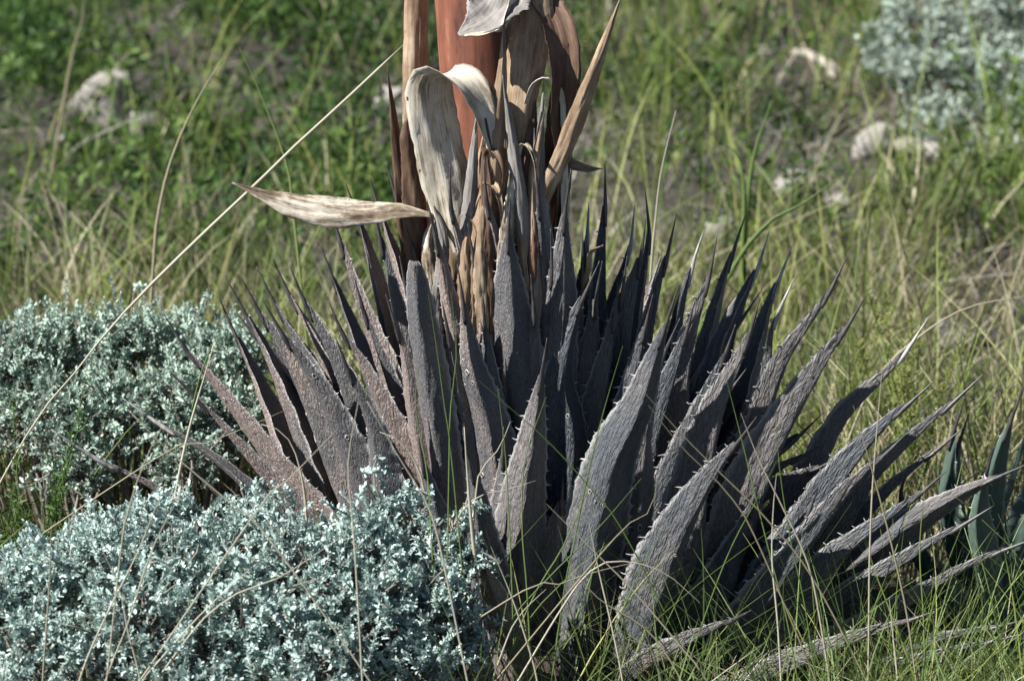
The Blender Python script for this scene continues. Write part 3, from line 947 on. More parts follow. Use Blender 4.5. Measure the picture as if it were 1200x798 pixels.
def shrub(name, lumps, nshoot, leaf_len, label, seed, shoot_len=0.045, nleaf=30, mat=None):
    """lumps: (px, py, r_px, y) of the leafy mounds"""
    r = np.random.default_rng(seed)
    Lc = np.array([P(a, b, y) for a, b, _, y in lumps])
    Lr = np.array([rp * pxm(c) for (_, _, rp, _), c in zip(lumps, Lc)])
    cx, cy = Lc[:, 0].mean(), Lc[:, 1].mean()
    root = np.array([cx, cy, float(terrain(cx, cy))])
    E = empty(name, root, label, "shrub")
    area = Lr ** 2
    pk = r.choice(len(Lr), size=nshoot * 3, p=area / area.sum())
    d = rand_dirs(r, nshoot * 3)
    d[:, 2] = np.where(d[:, 2] < -0.35, -d[:, 2], d[:, 2])
    rad = Lr[pk] * (r.uniform(0.70, 1.02, len(pk)) + 0.42 * r.uniform(0, 1, len(pk)) ** 5) * (1 + 0.34 * sn(d[:, 0] * 4 + pk, d[:, 2] * 4 + d[:, 1] * 3, 1.0))
    tip = Lc[pk] + d * rad[:, None]
    D = np.linalg.norm(tip[:, None, :] - Lc[None], axis=2) / Lr[None]
    D[np.arange(len(pk)), pk] = 9
    ok = (D.min(1) > 0.68) & (tip[:, 2] > terrain(tip[:, 0], tip[:, 1]) + 0.01)
    tip, d, pk = tip[ok][:nshoot], d[ok][:nshoot], pk[ok][:nshoot]
    n = len(tip)
    sd = unit(d * 0.8 + np.array([0, 0, 0.40]) + 0.55 * r.normal(size=(n, 3)))
    tw = r.uniform(0, 1, n)
    # leaves along each shoot
    k = np.arange(nleaf)
    f = (k + r.uniform(-0.4, 0.4, (n, nleaf))) / nleaf
    sl = shoot_len * r.uniform(0.6, 1.3, n)
    ax1 = unit(np.cross(sd, rand_dirs(r, n)))
    ax2 = np.cross(sd, ax1)
    ang = k[None, :] * 2.4 + r.uniform(0, 6, (n, 1)) + r.normal(0, 0.25, (n, nleaf))
    out = np.cos(ang)[..., None] * ax1[:, None, :] + np.sin(ang)[..., None] * ax2[:, None, :]
    pos = tip[:, None, :] - sd[:, None, :] * (sl[:, None] * (1 - f))[..., None]
    X = unit(out * (1.0 - 0.45 * f)[..., None] + sd[:, None, :] * (0.45 + 0.55 * f)[..., None] + 0.25 * r.normal(size=out.shape))
    Z = unit(sd[:, None, :] - out * 0.25 + 0.2 * r.normal(size=out.shape))
    sc = leaf_len * r.uniform(0.55, 1.25, (n, nleaf)) * (1 - 0.35 * f ** 3)
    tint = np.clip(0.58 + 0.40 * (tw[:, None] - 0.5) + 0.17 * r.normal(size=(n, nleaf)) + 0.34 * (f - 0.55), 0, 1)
    tV, tF = leaf_template()
    V, F, A = scatter(tV, tF, pos.reshape(-1, 3), X.reshape(-1, 3), Z.reshape(-1, 3), sc.reshape(-1), tint.reshape(-1))
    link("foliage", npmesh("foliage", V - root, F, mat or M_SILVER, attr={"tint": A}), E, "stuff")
    # branches: root -> lump -> shoots
    b = Buf()
    for i in range(0, n):
        p1 = tip[i] - sd[i] * sl[i] * 1.0
        c = Lc[pk[i]]
        m = c + (p1 - c) * 0.35 + r.normal(0, 0.008, 3)
        Cc, _ = catmull([m, (m + p1) / 2 + r.normal(0, 0.004, 3), p1, tip[i] - sd[i] * sl[i] * 0.1], 6)
        V, F = tube(Cc, np.linspace(0.0014, 0.0006, 6), 4)
        b.add(V - root, F)
    for j in range(len(Lc)):
        g = root + np.array([(Lc[j][0] - root[0]) * 0.8, (Lc[j][1] - root[1]) * 0.8, 0])
        g[2] = terrain(g[0], g[1]) - 0.01
        for q in range(9):
            e = Lc[j] + rand_dirs(r, 1)[0] * Lr[j] * 0.65
            if e[2] < g[2] + 0.02:
                continue
            gg = g + np.array([*r.normal(0, 0.02, 2), 0])
            Cc, _ = catmull([gg, (gg + e) / 2 + r.normal(0, 0.02, 3), e], 8)
            V, F = tube(Cc, np.linspace(0.0045, 0.0016, 8), 5)
            b.add(V - root, F)
    link("branches", b.mesh("branches", M_TWIG), E, "stuff")
    return E


shrub("silver_shrub", [(20, 720, 85, -.44), (110, 690, 85, -.42), (170, 640, 62, -.36), (215, 690, 80, -.42), (290, 650, 66, -.38), (345, 690, 80, -.44),
                       (420, 660, 70, -.38), (470, 610, 46, -.30), (515, 660, 48, -.33), (500, 710, 62, -.40), (420, 730, 80, -.46), (290, 745, 85, -.48),
                       (160, 750, 90, -.50), (50, 780, 85, -.52), (230, 800, 80, -.55), (370, 800, 80, -.54), (480, 780, 60, -.48), (-60, 740, 85, -.44),
                       (205, 600, 32, -.30), (125, 622, 32, -.32), (300, 605, 26, -.30), (-90, 800, 80, -.5), (548, 655, 26, -.33), (556, 715, 24, -.36), (535, 610, 20, -.3), (560, 760, 22, -.4)],
      1900, 0.0092, "silvery blue green leafy shrub in front of the dead agave's foot", 21, nleaf=30)
shrub("silver_shrub", [(10, 440, 70, .34), (80, 425, 70, .40), (150, 415, 66, .42), (220, 420, 62, .42), (275, 430, 55, .38), (50, 490, 70, .28), (130, 490, 70, .28),
                       (210, 490, 70, .28), (270, 495, 50, .28), (90, 548, 48, .22), (215, 545, 46, .2), (-60, 450, 70, .40), (-50, 500, 60, .34)],
      1500, 0.0088, "silvery green rounded shrub behind the dead agave's drooping leaves, by the long straw", 22, nleaf=26, mat=M_SILVERG)
shrub("silver_shrub", [(1080, 40, 55, 3.25), (1150, 30, 60, 3.3), (1115, 95, 55, 3.1), (1175, 110, 55, 3.05), (1215, 70, 60, 3.2), (1060, 90, 40, 3.1), (1150, 165, 40, 2.95),
                       (1240, 130, 60, 3.0), (1105, 150, 45, 2.95), (1040, 60, 40, 3.2), (1170, 190, 45, 2.85), (1225, 190, 50, 2.85), (1110, -20, 60, 3.5), (1200, -10, 60, 3.5), (1270, 40, 60, 3.3), (1195, 165, 40, 2.9)],
      560, 0.018, "grey leaved shrub far behind among the pale stones on the slope", 23, shoot_len=0.085, nleaf=22, mat=M_GREYLEAF)

# ------------------------------------------------------------------ grass (uncountable)
M_GRASSG = mat_foliage("green_grass", [(0.0, (0.060, 0.105, 0.028)), (0.5, (0.125, 0.195, 0.055)), (1.0, (0.235, 0.300, 0.105))], 0.38, 0.55)
M_GRASSD = mat_foliage("dry_grass", [(0.0, (0.13, 0.11, 0.07)), (0.5, (0.29, 0.255, 0.165)), (1.0, (0.48, 0.45, 0.35))], 0.25, 0.6)
M_GRASSY = mat_foliage("yellow_green_grass", [(0.0, (0.11, 0.155, 0.035)), (0.5, (0.22, 0.265, 0.065)), (1.0, (0.38, 0.38, 0.13))], 0.38, 0.5)
M_DEAD = mat_foliage("dead_stalk", [(0.0, (0.055, 0.050, 0.042)), (0.5, (0.15, 0.138, 0.12)), (1.0, (0.34, 0.32, 0.28))], 0.12, 0.7)
M_SLOPEG = mat_foliage("slope_grass", [(0.0, (0.030, 0.060, 0.014)), (0.5, (0.11, 0.165, 0.040)), (1.0, (0.26, 0.31, 0.09))], 0.35, 0.55)
M_SLOPED = mat_foliage("slope_straw", [(0.0, (0.09, 0.075, 0.045)), (0.5, (0.28, 0.245, 0.145)), (1.0, (0.54, 0.49, 0.33))], 0.25, 0.6)
M_HERB = mat_foliage("herb_leaf", [(0.0, (0.012, 0.034, 0.009)), (0.5, (0.045, 0.100, 0.022)), (1.0, (0.150, 0.235, 0.050))], 0.42, 0.6)


def blades(r, base, h, width, az, lean, bend, tint, seg=5, kink=None):
    n = len(base)
    s = np.linspace(0, 1, seg + 1)
    d = np.stack([np.cos(az), np.sin(az), 0 * az], -1)
    ss = s[None, :, None]
    up = np.array([0, 0, 1.0])
    C = base[:, None, :] + up * (h[:, None, None] * (ss - 0.35 * (bend[:, None, None]) * ss ** 2)) \
        + d[:, None, :] * (h[:, None, None] * (lean[:, None, None] * ss + bend[:, None, None] * ss ** 2.2))
    wob = r.normal(0, 0.012, (n, 3))
    C = C + (h[:, None, None] * np.sin(ss * 5 + r.uniform(0, 6, n)[:, None, None])) * wob[:, None, :]
    fa = r.uniform(0, math.pi, n)
    S = np.stack([np.cos(fa), np.sin(fa), r.normal(0, 0.2, n)], -1)
    S = unit(S)
    wd = width[:, None] * np.interp(s, [0, 0.5, 0.85, 1], [0.8, 1.0, 0.6, 0.05])[None, :]
    A = C - S[:, None, :] * wd[..., None] * 0.5
    B = C + S[:, None, :] * wd[..., None] * 0.5
    V = np.stack([A, B], 2).reshape(-1, 3)
    m = 2 * (seg + 1)
    k = np.arange(seg) * 2
    f = np.stack([k, k + 1, k + 3, k + 2], -1)
    F = (f[None] + (np.arange(n) * m)[:, None, None]).reshape(-1, 4)
    return V, F, np.repeat(tint, m)


ROCK_SPOTS = [(132, 152, 72), (168, 160, 42), (1028, 180, 62), (1075, 185, 70), (844, 288, 44), (935, 225, 60), (1110, 408, 90)]
ROCK_G = [(GP(a, b), c) for a, b, c in ROCK_SPOTS]


def mask_rocks(x, y, r):
    k = np.ones(len(x), bool)
    for i, (g, wp) in enumerate(ROCK_G):
        rad = 0.62 * wp * pxm(g)
        near = (np.abs(x - g[0]) < rad * 1.1) & (y > g[1] - 0.45) & (y < g[1] + rad)
        k &= ~(near & (r.uniform(0, 1, len(x)) > (0.08 if i < 2 else 0.40)))
    return k


def mask_agave(x, y, rad=0.22):
    return ((x - AX[0]) ** 2 + (y - AX[1]) ** 2) > rad ** 2


def grass_field(name, mat, r, n_tuft, per, xr, yr, hr, wr, dens=None, label="", spread=0.05, leanr=0.5, bendr=0.6, seg=5):
    x = r.uniform(*xr, n_tuft * 4)
    y = yr[0] + (yr[1] - yr[0]) * r.uniform(0, 1, n_tuft * 4) ** 1.15
    keep = np.ones(len(x), bool) if dens is None else r.uniform(0, 1, len(x)) < dens(x, y)
    keep &= (r.uniform(0, 1, len(x)) < np.where((sn(x * 3.3, y * 2.6, 6.0) > 0.02) | (y < 0.9), 1.0, 0.06))
    keep &= mask_agave(x, y, 0.20) & mask_rocks(x, y, r)
    x, y = x[keep][:n_tuft], y[keep][:n_tuft]
    nt_ = len(x)
    hb = np.repeat(r.uniform(*hr, nt_), per)
    tb = np.repeat(r.uniform(0.15, 0.85, nt_), per)
    sp = np.repeat(r.uniform(0.4, 1.3, nt_), per) * spread
    bx = np.repeat(x, per) + r.normal(0, 1, nt_ * per) * sp
    by = np.repeat(y, per) + r.normal(0, 1, nt_ * per) * sp
    ok = mask_agave(bx, by, 0.17)
    bx, by, hb, tb = bx[ok], by[ok], hb[ok], tb[ok]
    n = len(bx)
    base = np.stack([bx, by, terrain(bx, by) - 0.004], -1)
    h = hb * r.uniform(0.35, 1.15, n)
    V, F, A = blades(r, base, h, r.uniform(*wr, n), r.uniform(0, 2 * math.pi, n), np.abs(r.normal(0, leanr, n)), r.uniform(0, bendr, n),
                     np.clip(tb + r.normal(0, 0.24, n), 0, 1), seg)
    o = link(name, npmesh(name, V, F, mat, attr={"tint": A}))
    tag(o, label, "grass", kind="stuff")
    return o


r = np.random.default_rng(41)
# thin fresh grass in front of the agave (thicker on the right)
grass_field("green_grass", M_GRASSG, r, 300, 9, (-0.9, 0.95), (-0.55, -0.16), (0.09, 0.30), (0.0010, 0.0021),
            lambda x, y: np.where(x > 0.42, 1.0, np.where(x > -0.05, 0.40, 0.25)), "fine green grass growing at the dead agave's foot", 0.022, 0.35, 0.5, 6)
grass_field("dry_grass", M_GRASSD, r, 170, 8, (-0.9, 0.95), (-0.50, -0.16), (0.06, 0.20), (0.0009, 0.0020),
            lambda x, y: np.where(x > 0.1, 0.9, 0.6), "thin straw coloured grass at the dead agave's foot", 0.03, 0.8, 0.7, 6)
grass_field("green_grass", M_GRASSY, r, 110, 7, (-0.2, 0.95), (-0.55, -0.16), (0.10, 0.30), (0.0010, 0.0020),
            lambda x, y: np.where(x > 0.35, 1.0, 0.35), "bright yellow green grass blades at the dead agave's foot", 0.022, 0.4, 0.5, 6)
# grass close behind
grass_field("green_grass", M_SLOPEG, r, 560, 16, (-1.7, 1.7), (0.25, 1.9), (0.16, 0.38), (0.0014, 0.0034),
            lambda x, y: 0.8 + 0 * x, "long green grass standing behind the dead agave", 0.035, 0.22, 0.45, 6)
grass_field("dry_grass", M_SLOPED, r, 760, 14, (-1.7, 1.7), (0.25, 2.2), (0.14, 0.36), (0.0014, 0.0032),
            lambda x, y: 0.8 + 0 * x, "pale dry grass standing behind the dead agave", 0.04, 0.30, 0.6, 6)
# the slope
def slope_green(x, y):
    return np.clip(0.55 + 0.5 * sn(x * 1.1, y * 0.9, 5.0), 0.05, 1) * np.where((x < 0.25) & (y > 2.2), 0.14, 1.0)
grass_field("green_grass", M_SLOPEG, r, 900, 16, (-4.0, 4.0), (1.5, 8.5), (0.12, 0.34), (0.003, 0.008), slope_green,
            "green grass covering the slope in the background", 0.06, 0.3, 0.5, 4)
grass_field("dry_grass", M_SLOPED, r, 900, 14, (-4.0, 4.0), (1.5, 8.5), (0.10, 0.26), (0.003, 0.006),
            lambda x, y: np.clip(0.28 + 0.40 * np.tanh(x * 1.2) + 0.3 * sn(x * 1.3, y * 1.2, 1.0), 0.03, 1),
            "straw coloured grass scattered over the slope in the background", 0.07, 0.45, 0.6, 4)

grass_field("dry_grass", M_DEAD, r, 1700, 12, (-4.0, 4.0), (1.2, 8.0), (0.08, 0.17), (0.002, 0.005),
            lambda x, y: np.clip(0.55 + 0.45 * np.tanh(x * 1.5) + 0.3 * sn(x * 1.9, y * 1.6, 4.0), 0.12, 1),
            "tangled grey dead stalks lying low on the slope", 0.09, 1.3, 0.9, 4)
grass_field("green_grass", M_GRASSY, r, 420, 9, (-2.4, 2.4), (0.5, 4.0), (0.28, 0.46), (0.0020, 0.0042),
            lambda x, y: np.clip(0.55 + 0.35 * np.tanh(x * 1.5), 0.1, 1), "tall yellow green grass standing in loose tufts behind the dead agave", 0.03, 0.25, 0.55, 7)

# low green herbs on the slope
def ground_cover():
    r = np.random.default_rng(77)
    n = 760
    x = r.uniform(-4.0, 4.0, n * 4)
    y = r.uniform(1.9, 9.0, n * 4)
    den = np.clip(0.62 - 0.42 * np.tanh((x + 0.05) * 1.6) + 1.2 * sn(x * 2.9, y * 2.3, 9.0), np.where(x < 0.2, 0.16, 0.02), 1)
    k = (r.uniform(0, 1, n * 4) < den) & mask_rocks(x, y, r)
    x, y = x[k][:n], y[k][:n]
    n = len(x)
    ns, nl = 36, 10
    H = np.repeat(r.uniform(0.16, 0.42, n), ns)
    ct = np.repeat(r.uniform(0.12, 0.88, n), ns)
    c = np.repeat(np.stack([x, y, terrain(x, y) - 0.01], -1), ns, 0)
    c[:, :2] += r.normal(0, 0.025, (n * ns, 2))
    d = unit(r.normal(size=(n * ns, 3)) * [0.55, 0.55, 0.2] + [0, 0, 0.75])
    L = H * r.uniform(0.6, 1.25, n * ns)
    f = r.uniform(0.25, 1.0, (n * ns, nl))
    sag = np.array([0, 0, -0.25])
    pos = c[:, None, :] + (d[:, None, :] + sag * (f ** 2)[..., None]) * (L[:, None] * f)[..., None]
    X = unit(d[:, None, :] * 0.7 + 0.75 * r.normal(size=(n * ns, nl, 3)))
    Z = unit(r.normal(size=(n * ns, nl, 3)) + [0, 0, 0.5])
    tint = np.clip(ct[:, None] + r.normal(0, 0.13, (n * ns, nl)) + 0.25 * (f - 0.6), 0, 1)
    tV = np.array([(0, 0, 0), (0.5, -0.16, 0.03), (1, 0, 0), (0.5, 0.16, 0.03)])
    tF = np.array([[0, 1, 2, 3]])
    V, F, A = scatter(tV, tF, pos.reshape(-1, 3), X.reshape(-1, 3), Z.reshape(-1, 3), r.uniform(0.016, 0.038, n * ns * nl), tint.reshape(-1))
    o = link("ground_cover", npmesh("ground_cover", V, F, M_HERB, attr={"tint": A}))
    tag(o, "bushy bright green herbs spread over the slope behind", "ground cover", kind="stuff")


ground_cover()

# dead litter on the soil
def litter():
    r = np.random.default_rng(78)
    n = 9000
    x = r.uniform(-3, 3, n)
    y = np.where(r.uniform(0, 1, n) < 0.45, r.uniform(-0.7, 1.4, n), r.uniform(1.0, 8, n))
    pos = np.stack([x, y, terrain(x, y) + r.uniform(0.002, 0.012, n)], -1)
    a = r.uniform(0, 6.3, n)
    X = unit(np.stack([np.cos(a), np.sin(a), r.normal(0, 0.15, n)], -1))
    Z = unit(np.array([0, 0, 1.0]) + 0.4 * r.normal(size=(n, 3)))
    tV = np.array([(-1, -0.03, 0), (-1, 0.03, 0), (0, -0.045, 0.05), (0, 0.045, 0.05), (1, -0.02, 0), (1, 0.02, 0)])
    tF = np.array([[0, 1, 3, 2], [2, 3, 5, 4]])
    V, F, A = scatter(tV, tF, pos, X, Z, r.uniform(0.015, 0.06, n), r.uniform(0, 1, n))
    o = link("straw_litter", npmesh("straw_litter", V, F, M_GRASSD, attr={"tint": A}))
    tag(o, "broken straw and dead stalks lying on the soil", "litter", kind="stuff")


litter()

# ------------------------------------------------------------------ rocks
M_ROCK = mat_plain("pale_limestone", [(0.30, (0.13, 0.12, 0.105)), (0.50, (0.27, 0.25, 0.225)), (0.68, (0.42, 0.39, 0.355))], (9, 9, 9), 0.9, 0.9, 0.012, detail=8.0)


def rock(px, py, wpx, hk, label, seed):
    r = np.random.default_rng(seed)
    g = GP(px, py)
    size = 0.80 * wpx * pxm(g)
    d = []
    nlat, nlon = 14, 22
    la = np.linspace(-math.pi / 2, math.pi / 2, nlat)
    lo = np.linspace(0, 2 * math.pi, nlon, endpoint=False)
    LA, LO = np.meshgrid(la, lo, indexing='ij')
    D = np.stack([np.cos(LA) * np.cos(LO), np.cos(LA) * np.sin(LO), np.sin(LA)], -1).reshape(-1, 3)
    rad = np.ones(len(D))
    for _ in range(18):                                 # cut facets
        nrm = unit(r.normal(size=3))
        q = D @ nrm
        lim = r.uniform(0.45, 0.78)
        rad = np.where(q > 0.05, np.minimum(rad, lim / np.maximum(q, 0.05)), rad)
    rad = rad * (1 + 0.06 * sn(D[:, 0] * 3 + seed, D[:, 1] * 3 + D[:, 2] * 4, seed))
    V = D * rad[:, None] * size * np.array([1, 0.8, hk])
    a = r.uniform(0, 6)
    V[:, :2] = V[:, :2] @ np.array([[math.cos(a), -math.sin(a)], [math.sin(a), math.cos(a)]])
    V[:, 2] += size * hk * 0.45
    o = link("rock", npmesh("rock", V, grid_faces(nlat, nlon, True), M_ROCK, smooth=False))
    o.location = (g[0], g[1], float(terrain(g[0], g[1])))
    tag(o, label, "rock", "pale rocks on the slope")


rock(132, 152, 72, 1.0, "largest pale grey rock among the green herbs, behind the curved straw", 1)
rock(168, 160, 42, 0.8, "small pale rock leaning on the largest rock in the green herbs", 2)
rock(1028, 180, 62, 0.6, "pale rock at the lower edge of the grey leaved shrub", 3)
rock(1075, 185, 70, 0.5, "dull grey flat rock under the grey leaved shrub", 4)
rock(844, 288, 44, 0.8, "pale rounded rock in the grass right behind the agave's leaf tips", 5)
rock(935, 225, 60, 0.5, "pinkish grey low stone in the grass between the leaf tips and the grey shrub", 6)
rock(1110, 408, 90, 0.35, "flat pale pinkish stone in the dry grass above the young agave", 7)
rock(1195, 790, 40, 0.8, "white stone in the grass under the young agave", 8)
rock(465, 150, 40, 1.2, "pale stone behind the stalk's left bracts", 9)
rock(75, 172, 22, 0.6, "tiny pale stone beside the largest rock in the green herbs", 10)
rock(985, 240, 36, 0.5, "small grey stone in thin grass below the fallen branch", 11)

# fallen branch on the slope
g1, g2 = GP(885, 88), GP(1000, 112)
Cc, _ = catmull([g1 + [0, 0, 0.05], (g1 + g2) / 2 + [0, 0.1, 0.06], g2 + [0, 0, 0.03]], 16)
mid = Cc[8].copy()
sv, sf = tube(Cc + 0.006 * np.random.default_rng(3).normal(size=Cc.shape), np.linspace(0.006, 0.015, 16), 8)
b = Buf()
b.add(sv - mid, sf)
o = link("fallen_branch", b.mesh("fallen_branch", mat_plain("bleached_wood", [(0.3, (0.24, 0.21, 0.18)), (0.7, (0.45, 0.41, 0.36))], (20, 90, 90), 0.85)))
o.location = mid
tag(o, "bleached fallen branch lying on the slope beside the grey leaved shrub", "branch")

# ------------------------------------------------------------------ single stems and blades one can pick out
def stem(name, pts, y, wpx, mat, label, tint=0.6, cat="grass", group=None, y2=None, flat=False, ground=True, seedhead=False):
    n = 22
    ys = np.linspace(y, y if y2 is None else y2, len(pts))
    W = [P(p[0], p[1], yy) for p, yy in zip(pts, ys)]
    if ground:
        e, q = W[-1], W[-2]
        d = unit(e - q)
        gz = float(terrain(e[0], e[1]))
        if e[2] > gz + 0.01:
            dz = max(-d[2], 0.45)
            k = (e[2] - gz) / dz
            W.append(np.array([e[0] + d[0] * k * 0.7, e[1] + d[1] * k * 0.7, gz - 0.005]))
    C, L = catmull(W[::-1], n)
    org = C[0].copy()
    R = 0.5 * wpx * pxm(C[n // 2])
    t = np.linspace(0, 1, n)
    rad = R * np.interp(t, [0, 0.7, 1], [1.0, 0.85, 0.2])
    if seedhead:
        rad = R * np.interp(t, [0, 0.45, 0.6, 0.95, 1], [0.7, 0.6, 1.2, 1.0, 0.2])
    b = Buf()
    if flat:
        T = tangents(C)
        S = unit(np.cross(T, np.array([0.2, 0.95, 0.1])))
        N = np.cross(S, T)
        V = np.stack([C - S * rad[:, None] * 1.3, C + N * rad[:, None] * 0.5, C + S * rad[:, None] * 1.3, C - N * rad[:, None] * 0.1], 1).reshape(-1, 3)
        b.add(V - org, grid_faces(n, 4, True), tint)
    else:
        V, F = tube(C, rad, 6)
        b.add(V - org, F, tint)
    o = link(name, b.mesh(name, mat))
    o.location = org
    tag(o, label, cat, group)
    return o


D, G = M_GRASSD, M_GRASSG
stem("straw_stalk", [(476, 50), (432, 92), (390, 131), (345, 172), (300, 216), (232, 280), (160, 351), (112, 405), (72, 458), (30, 512)], 0.20, 3.5, D, "long straight straw stalk leaning from the flower stalk down to the left shrub", 0.9, "straw", y2=-0.02, seedhead=True)
stem("straw_stalk", [(259, 70), (225, 130), (200, 190), (186, 250), (180, 310)], 0.75, 4.5, D, "curved straw standing between the rock and the long leaning stalk", 0.55, "straw")
stem("straw_stalk", [(100, -10), (95, 30), (82, 80)], 2.4, 4, D, "short curved straw on the slope above the largest rock", 0.5, "straw")
stem("grass_blade", [(280, 55), (305, 110), (335, 190), (345, 260)], 0.7, 3, G, "green blade arching behind the long leaning straw", 0.9, flat=True)
stem("grass_blade", [(252, 395), (235, 440), (225, 480)], -0.20, 2.2, G, "upright green blade over the left drooping agave leaf", 0.5, ground=False)
stem("straw_stalk", [(252, 398), (240, 440), (225, 490), (212, 545), (200, 610), (185, 680)], -0.22, 4.2, D, "upright kinked straw in front of the agave's left drooping leaves", 0.95, "straw")
stem("straw_stalk", [(340, 478), (290, 500), (240, 520), (170, 545)], -0.26, 2.2, D, "thin straw lying level across the left agave leaves", 0.55, "straw")
stem("straw_stalk", [(306, 497), (330, 506), (346, 530), (356, 572), (360, 620)], -0.26, 4, D, "grey hooked dead twig curling over the left agave leaves", 0.75, "twig")
stem("straw_stalk", [(445, 506), (470, 518), (488, 545), (500, 590)], -0.30, 3.6, D, "pale hooked twig above the silver shrub's right end", 0.8, "twig")
lab_l = "dry straw sticking up through the silver shrub at the agave's foot"
gl = "straws in the front silver shrub"
for pts, tt in [([(190, 575), (160, 650), (125, 720), (92, 800)], .9), ([(222, 560), (180, 640), (150, 730), (120, 810)], .6), ([(300, 660), (240, 715), (190, 770), (160, 810)], .8),
                ([(405, 625), (330, 675), (270, 700), (210, 760)], .7), ([(118, 640), (140, 690), (150, 740), (165, 800)], .7), ([(60, 615), (58, 680), (54, 740), (50, 800)], .45),
                ([(420, 470), (408, 540), (412, 600), (418, 680)], .8), ([(398, 500), (340, 560), (300, 600)], .6), ([(430, 470), (470, 540), (500, 590), (520, 660)], .9),
                ([(150, 480), (200, 530), (270, 590), (330, 650)], .8), ([(200, 480), (170, 540), (150, 600), (140, 660)], .5)]:
    stem("straw_stalk", pts, -0.60, 2.4, D, lab_l, min(1.0, tt + 0.2), "straw", gl)
stem("straw_stalk", [(544, 500), (548, 560), (553, 620), (560, 690)], -0.34, 5, D, "thick pale straw between the silver shrub and the agave's front leaves", 0.85, "straw")
stem("straw_stalk", [(598, 494), (585, 525), (562, 555), (556, 600)], -0.32, 3.4, D, "bent grey straw crossing the agave's middle front leaves", 0.75, "straw")
stem("straw_stalk", [(628, 563), (590, 575), (555, 585), (520, 640)], -0.33, 3, D, "grey straw lying level at the silver shrub's right end", 0.7, "straw")
GB = [([[(528, 340), (535, 410), (528, 480), (526, 560)], [(502, 345), (512, 410), (520, 470), (530, 545)], [(490, 420), (487, 480), (500, 550), (505, 620)]],
       "thin green blade crossing the blunt tipped agave leaf above the silver shrub"),
      ([[(730, 405), (708, 480), (688, 560), (672, 640), (660, 700)]], "long straight green blade rising past the big toothed front leaf"),
      ([[(640, 465), (615, 540), (612, 620), (618, 700)], [(583, 452), (592, 530), (596, 600), (600, 690)]], "thin upright green blade right of the silver shrub, against brown leaves"),
      ([[(785, 602), (750, 670), (720, 740), (700, 800)]], "short stiff green blade pointing up between the two big toothed front leaves"),
      ([[(695, 560), (660, 640), (630, 690), (600, 760)], [(752, 560), (700, 620), (640, 680), (590, 740)]], "green blade leaning low across the foot of the big toothed front leaf"),
      ([[(850, 440), (868, 510), (885, 580), (905, 660), (925, 740)], [(908, 480), (915, 560), (928, 640), (945, 720)]], "green blade standing in front of the long curved right hand agave leaves"),
      ([[(910, 540), (900, 560), (890, 580), (845, 670)]], "short green blade crossing the curved leaf with the ring scars"),
      ([[(1130, 610), (1110, 660), (1095, 700), (1085, 760)], [(1085, 560), (1078, 640), (1082, 720), (1084, 790)]], "green blade between the low pale edged leaf and the young agave"),
      ([[(560, 445), (600, 480), (640, 515), (690, 570), (740, 640)]], "green blade falling diagonally across the middle front leaves")]
for k, (lst, lab) in enumerate(GB):
    for pts in lst:
        stem("grass_blade", pts, -0.40, 1.5, G, lab, random.uniform(0.4, 1.0), "grass", "green blades in front of the agave", flat=True)
PB = [([([(640, 590), (690, 640), (740, 690), (800, 760), (830, 800)], .8)], "long pale straw slanting down from the middle leaves to the front grass"),
      ([([(690, 612), (702, 670), (716, 730), (730, 800)], .95)], "stiff white straw on the big toothed front leaf"),
      ([([(820, 706), (780, 672), (735, 658), (700, 664), (660, 710)], .95)], "pale straw arching over the foot of the big toothed front leaf"),
      ([([(868, 484), (890, 540), (915, 590), (945, 655), (960, 720)], .8)], "pale straw slanting across the leaf with the ring scars"),
      ([([(757, 462), (800, 510), (850, 560), (900, 610), (960, 690)], .5), ([(760, 475), (800, 525), (850, 575), (890, 640)], .35)], "dull grey straw of a slanting pair between the two big front leaves"),
      ([([(910, 555), (906, 600), (905, 660), (912, 740)], .95)], "upright white straw at the base of the long curved leaf"),
      ([([(1034, 430), (1028, 500), (1022, 580), (1019, 660), (1018, 750)], .75)], "tall straight straw standing before the right hand leaf tips"),
      ([([(1000, 475), (1030, 580), (1050, 660), (1066, 740)], .5)], "brown leaning straw beside the tall straight straw"),
      ([([(1042, 700), (1046, 740), (1052, 800)], .95)], "short white straw in the green grass below the pale edged leaf"),
      ([([(660, 650), (700, 700), (760, 740), (800, 800)], .6), ([(640, 690), (610, 720), (590, 760)], .8), ([(575, 640), (600, 700), (620, 760), (630, 800)], .85),
        ([(760, 655), (690, 672), (640, 690), (600, 700)], .6), ([(770, 560), (760, 600), (712, 640)], .4)], "thin bent straw in the grass at the foot of the middle front leaves")]
for lst, lab in PB:
    for pts, tt in lst:
        stem("straw_stalk", pts, -0.44, 1.9, D, lab, tt, "straw", "pale straws in front of the agave", flat=True)
stem("grass_blade", [(905, 118), (884, 180), (876, 240), (872, 310)], 1.3, 5, G, "broad bright green blade standing behind the agave's right leaf tips", 0.55, flat=True)
stem("grass_blade", [(848, 168), (866, 185), (872, 230), (870, 300)], 1.3, 5, G, "short broad green blade curling beside the broadest blade", 0.6, flat=True)
stem("grass_blade", [(980, 210), (940, 240), (900, 262), (850, 330)], 0.9, 5, G, "green blade leaning low over the agave's right leaf tips", 0.4, flat=True)
stem("straw_stalk", [(792, 130), (775, 200), (768, 260), (762, 330)], 0.45, 3.5, D, "tall thin grey straw behind the agave's middle leaf tips", 0.85, "straw")
stem("straw_stalk", [(1210, 345), (1130, 362), (1070, 400), (1030, 440), (1000, 500)], 0.45, 3, D, "pale straw arching over the agave's right leaves towards the young agave", 0.7, "straw")
stem("straw_stalk", [(1040, 218), (1055, 280), (1075, 350), (1090, 420)], 0.7, 3, D, "dark thin straw standing in the dry grass beyond the agave's right leaves", 0.1, "straw")

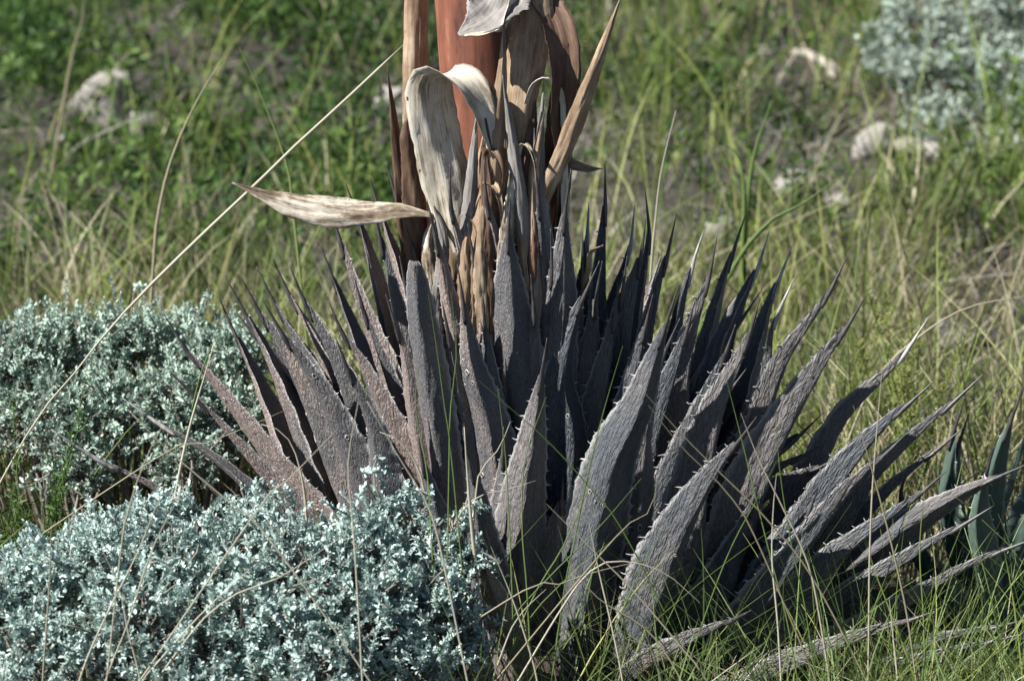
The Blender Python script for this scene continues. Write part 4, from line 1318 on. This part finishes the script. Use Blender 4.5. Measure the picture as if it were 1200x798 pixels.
# ------------------------------------------------------------------ feathery weeds
def weed(px, py, y, hpx, label, seed, nst=7, col=M_HERB):
    r = np.random.default_rng(seed)
    b0 = P(px, py, y)
    b0[2] = terrain(b0[0], b0[1])
    top = P(px, py - hpx, y)[2]
    H = max(0.05, top - b0[2])
    E = empty("feathery_weed", b0, label, "weed")
    sb, lb = Buf(), Buf()
    tV = np.array([(0, -0.06, 0), (0, 0.06, 0), (0.6, -0.07, 0.05), (0.6, 0.07, 0.05), (1, -0.01, 0), (1, 0.01, 0)])
    tF = np.array([[0, 1, 3, 2], [2, 3, 5, 4]])
    for k in range(nst):
        a = r.uniform(0, 6.3)
        h = H * r.uniform(0.65, 1.05)
        tip = np.array([math.cos(a) * h * 0.22, math.sin(a) * h * 0.22, h])
        C, L = catmull([[r.normal(0, .006), r.normal(0, .006), 0], tip * [0.3, 0.3, 0.5], tip], 14)
        V, F = tube(C, np.linspace(0.0016, 0.0005, 14), 5)
        sb.add(V, F, 0.4)
        n = 130
        f = r.uniform(0.35, 1.0, n)
        pos = np.stack([np.interp(f, np.linspace(0, 1, 14), C[:, i]) for i in range(3)], -1)
        X = unit(r.normal(size=(n, 3)) * [1, 1, 0.5] + [0, 0, 0.7])
        V, F, A = scatter(tV, tF, pos, X, rand_dirs(r, n), r.uniform(0.010, 0.022, n) * (1.15 - 0.5 * f), np.clip(0.55 + r.normal(0, .2, n), 0, 1))
        lb.add(V, F, A)
    link("stems", sb.mesh("stems", M_GRASSG), E)
    link("foliage", lb.mesh("foliage", col), E, "stuff")


weed(28, 640, -0.16, 170, "bright green feathery weed at the left edge between both silver shrubs", 1)
weed(70, 640, -0.14, 110, "short green feathery weed close to the low grey agave leaf", 2, 5)
weed(-10, 640, -0.18, 130, "green feathery weed beside the long straw's foot", 3, 6)
M_WEEDY = mat_foliage("yellow_weed", [(0.0, (0.10, 0.12, 0.03)), (0.5, (0.19, 0.21, 0.055)), (1.0, (0.30, 0.29, 0.09))], 0.35)
weed(1075, 500, 0.55, 170, "yellowish feathery weed behind the agave's right leaves", 4, 8, M_WEEDY)
weed(1045, 480, 0.7, 130, "smaller yellowish weed in the dry grass behind the right leaves", 5, 6, M_WEEDY)
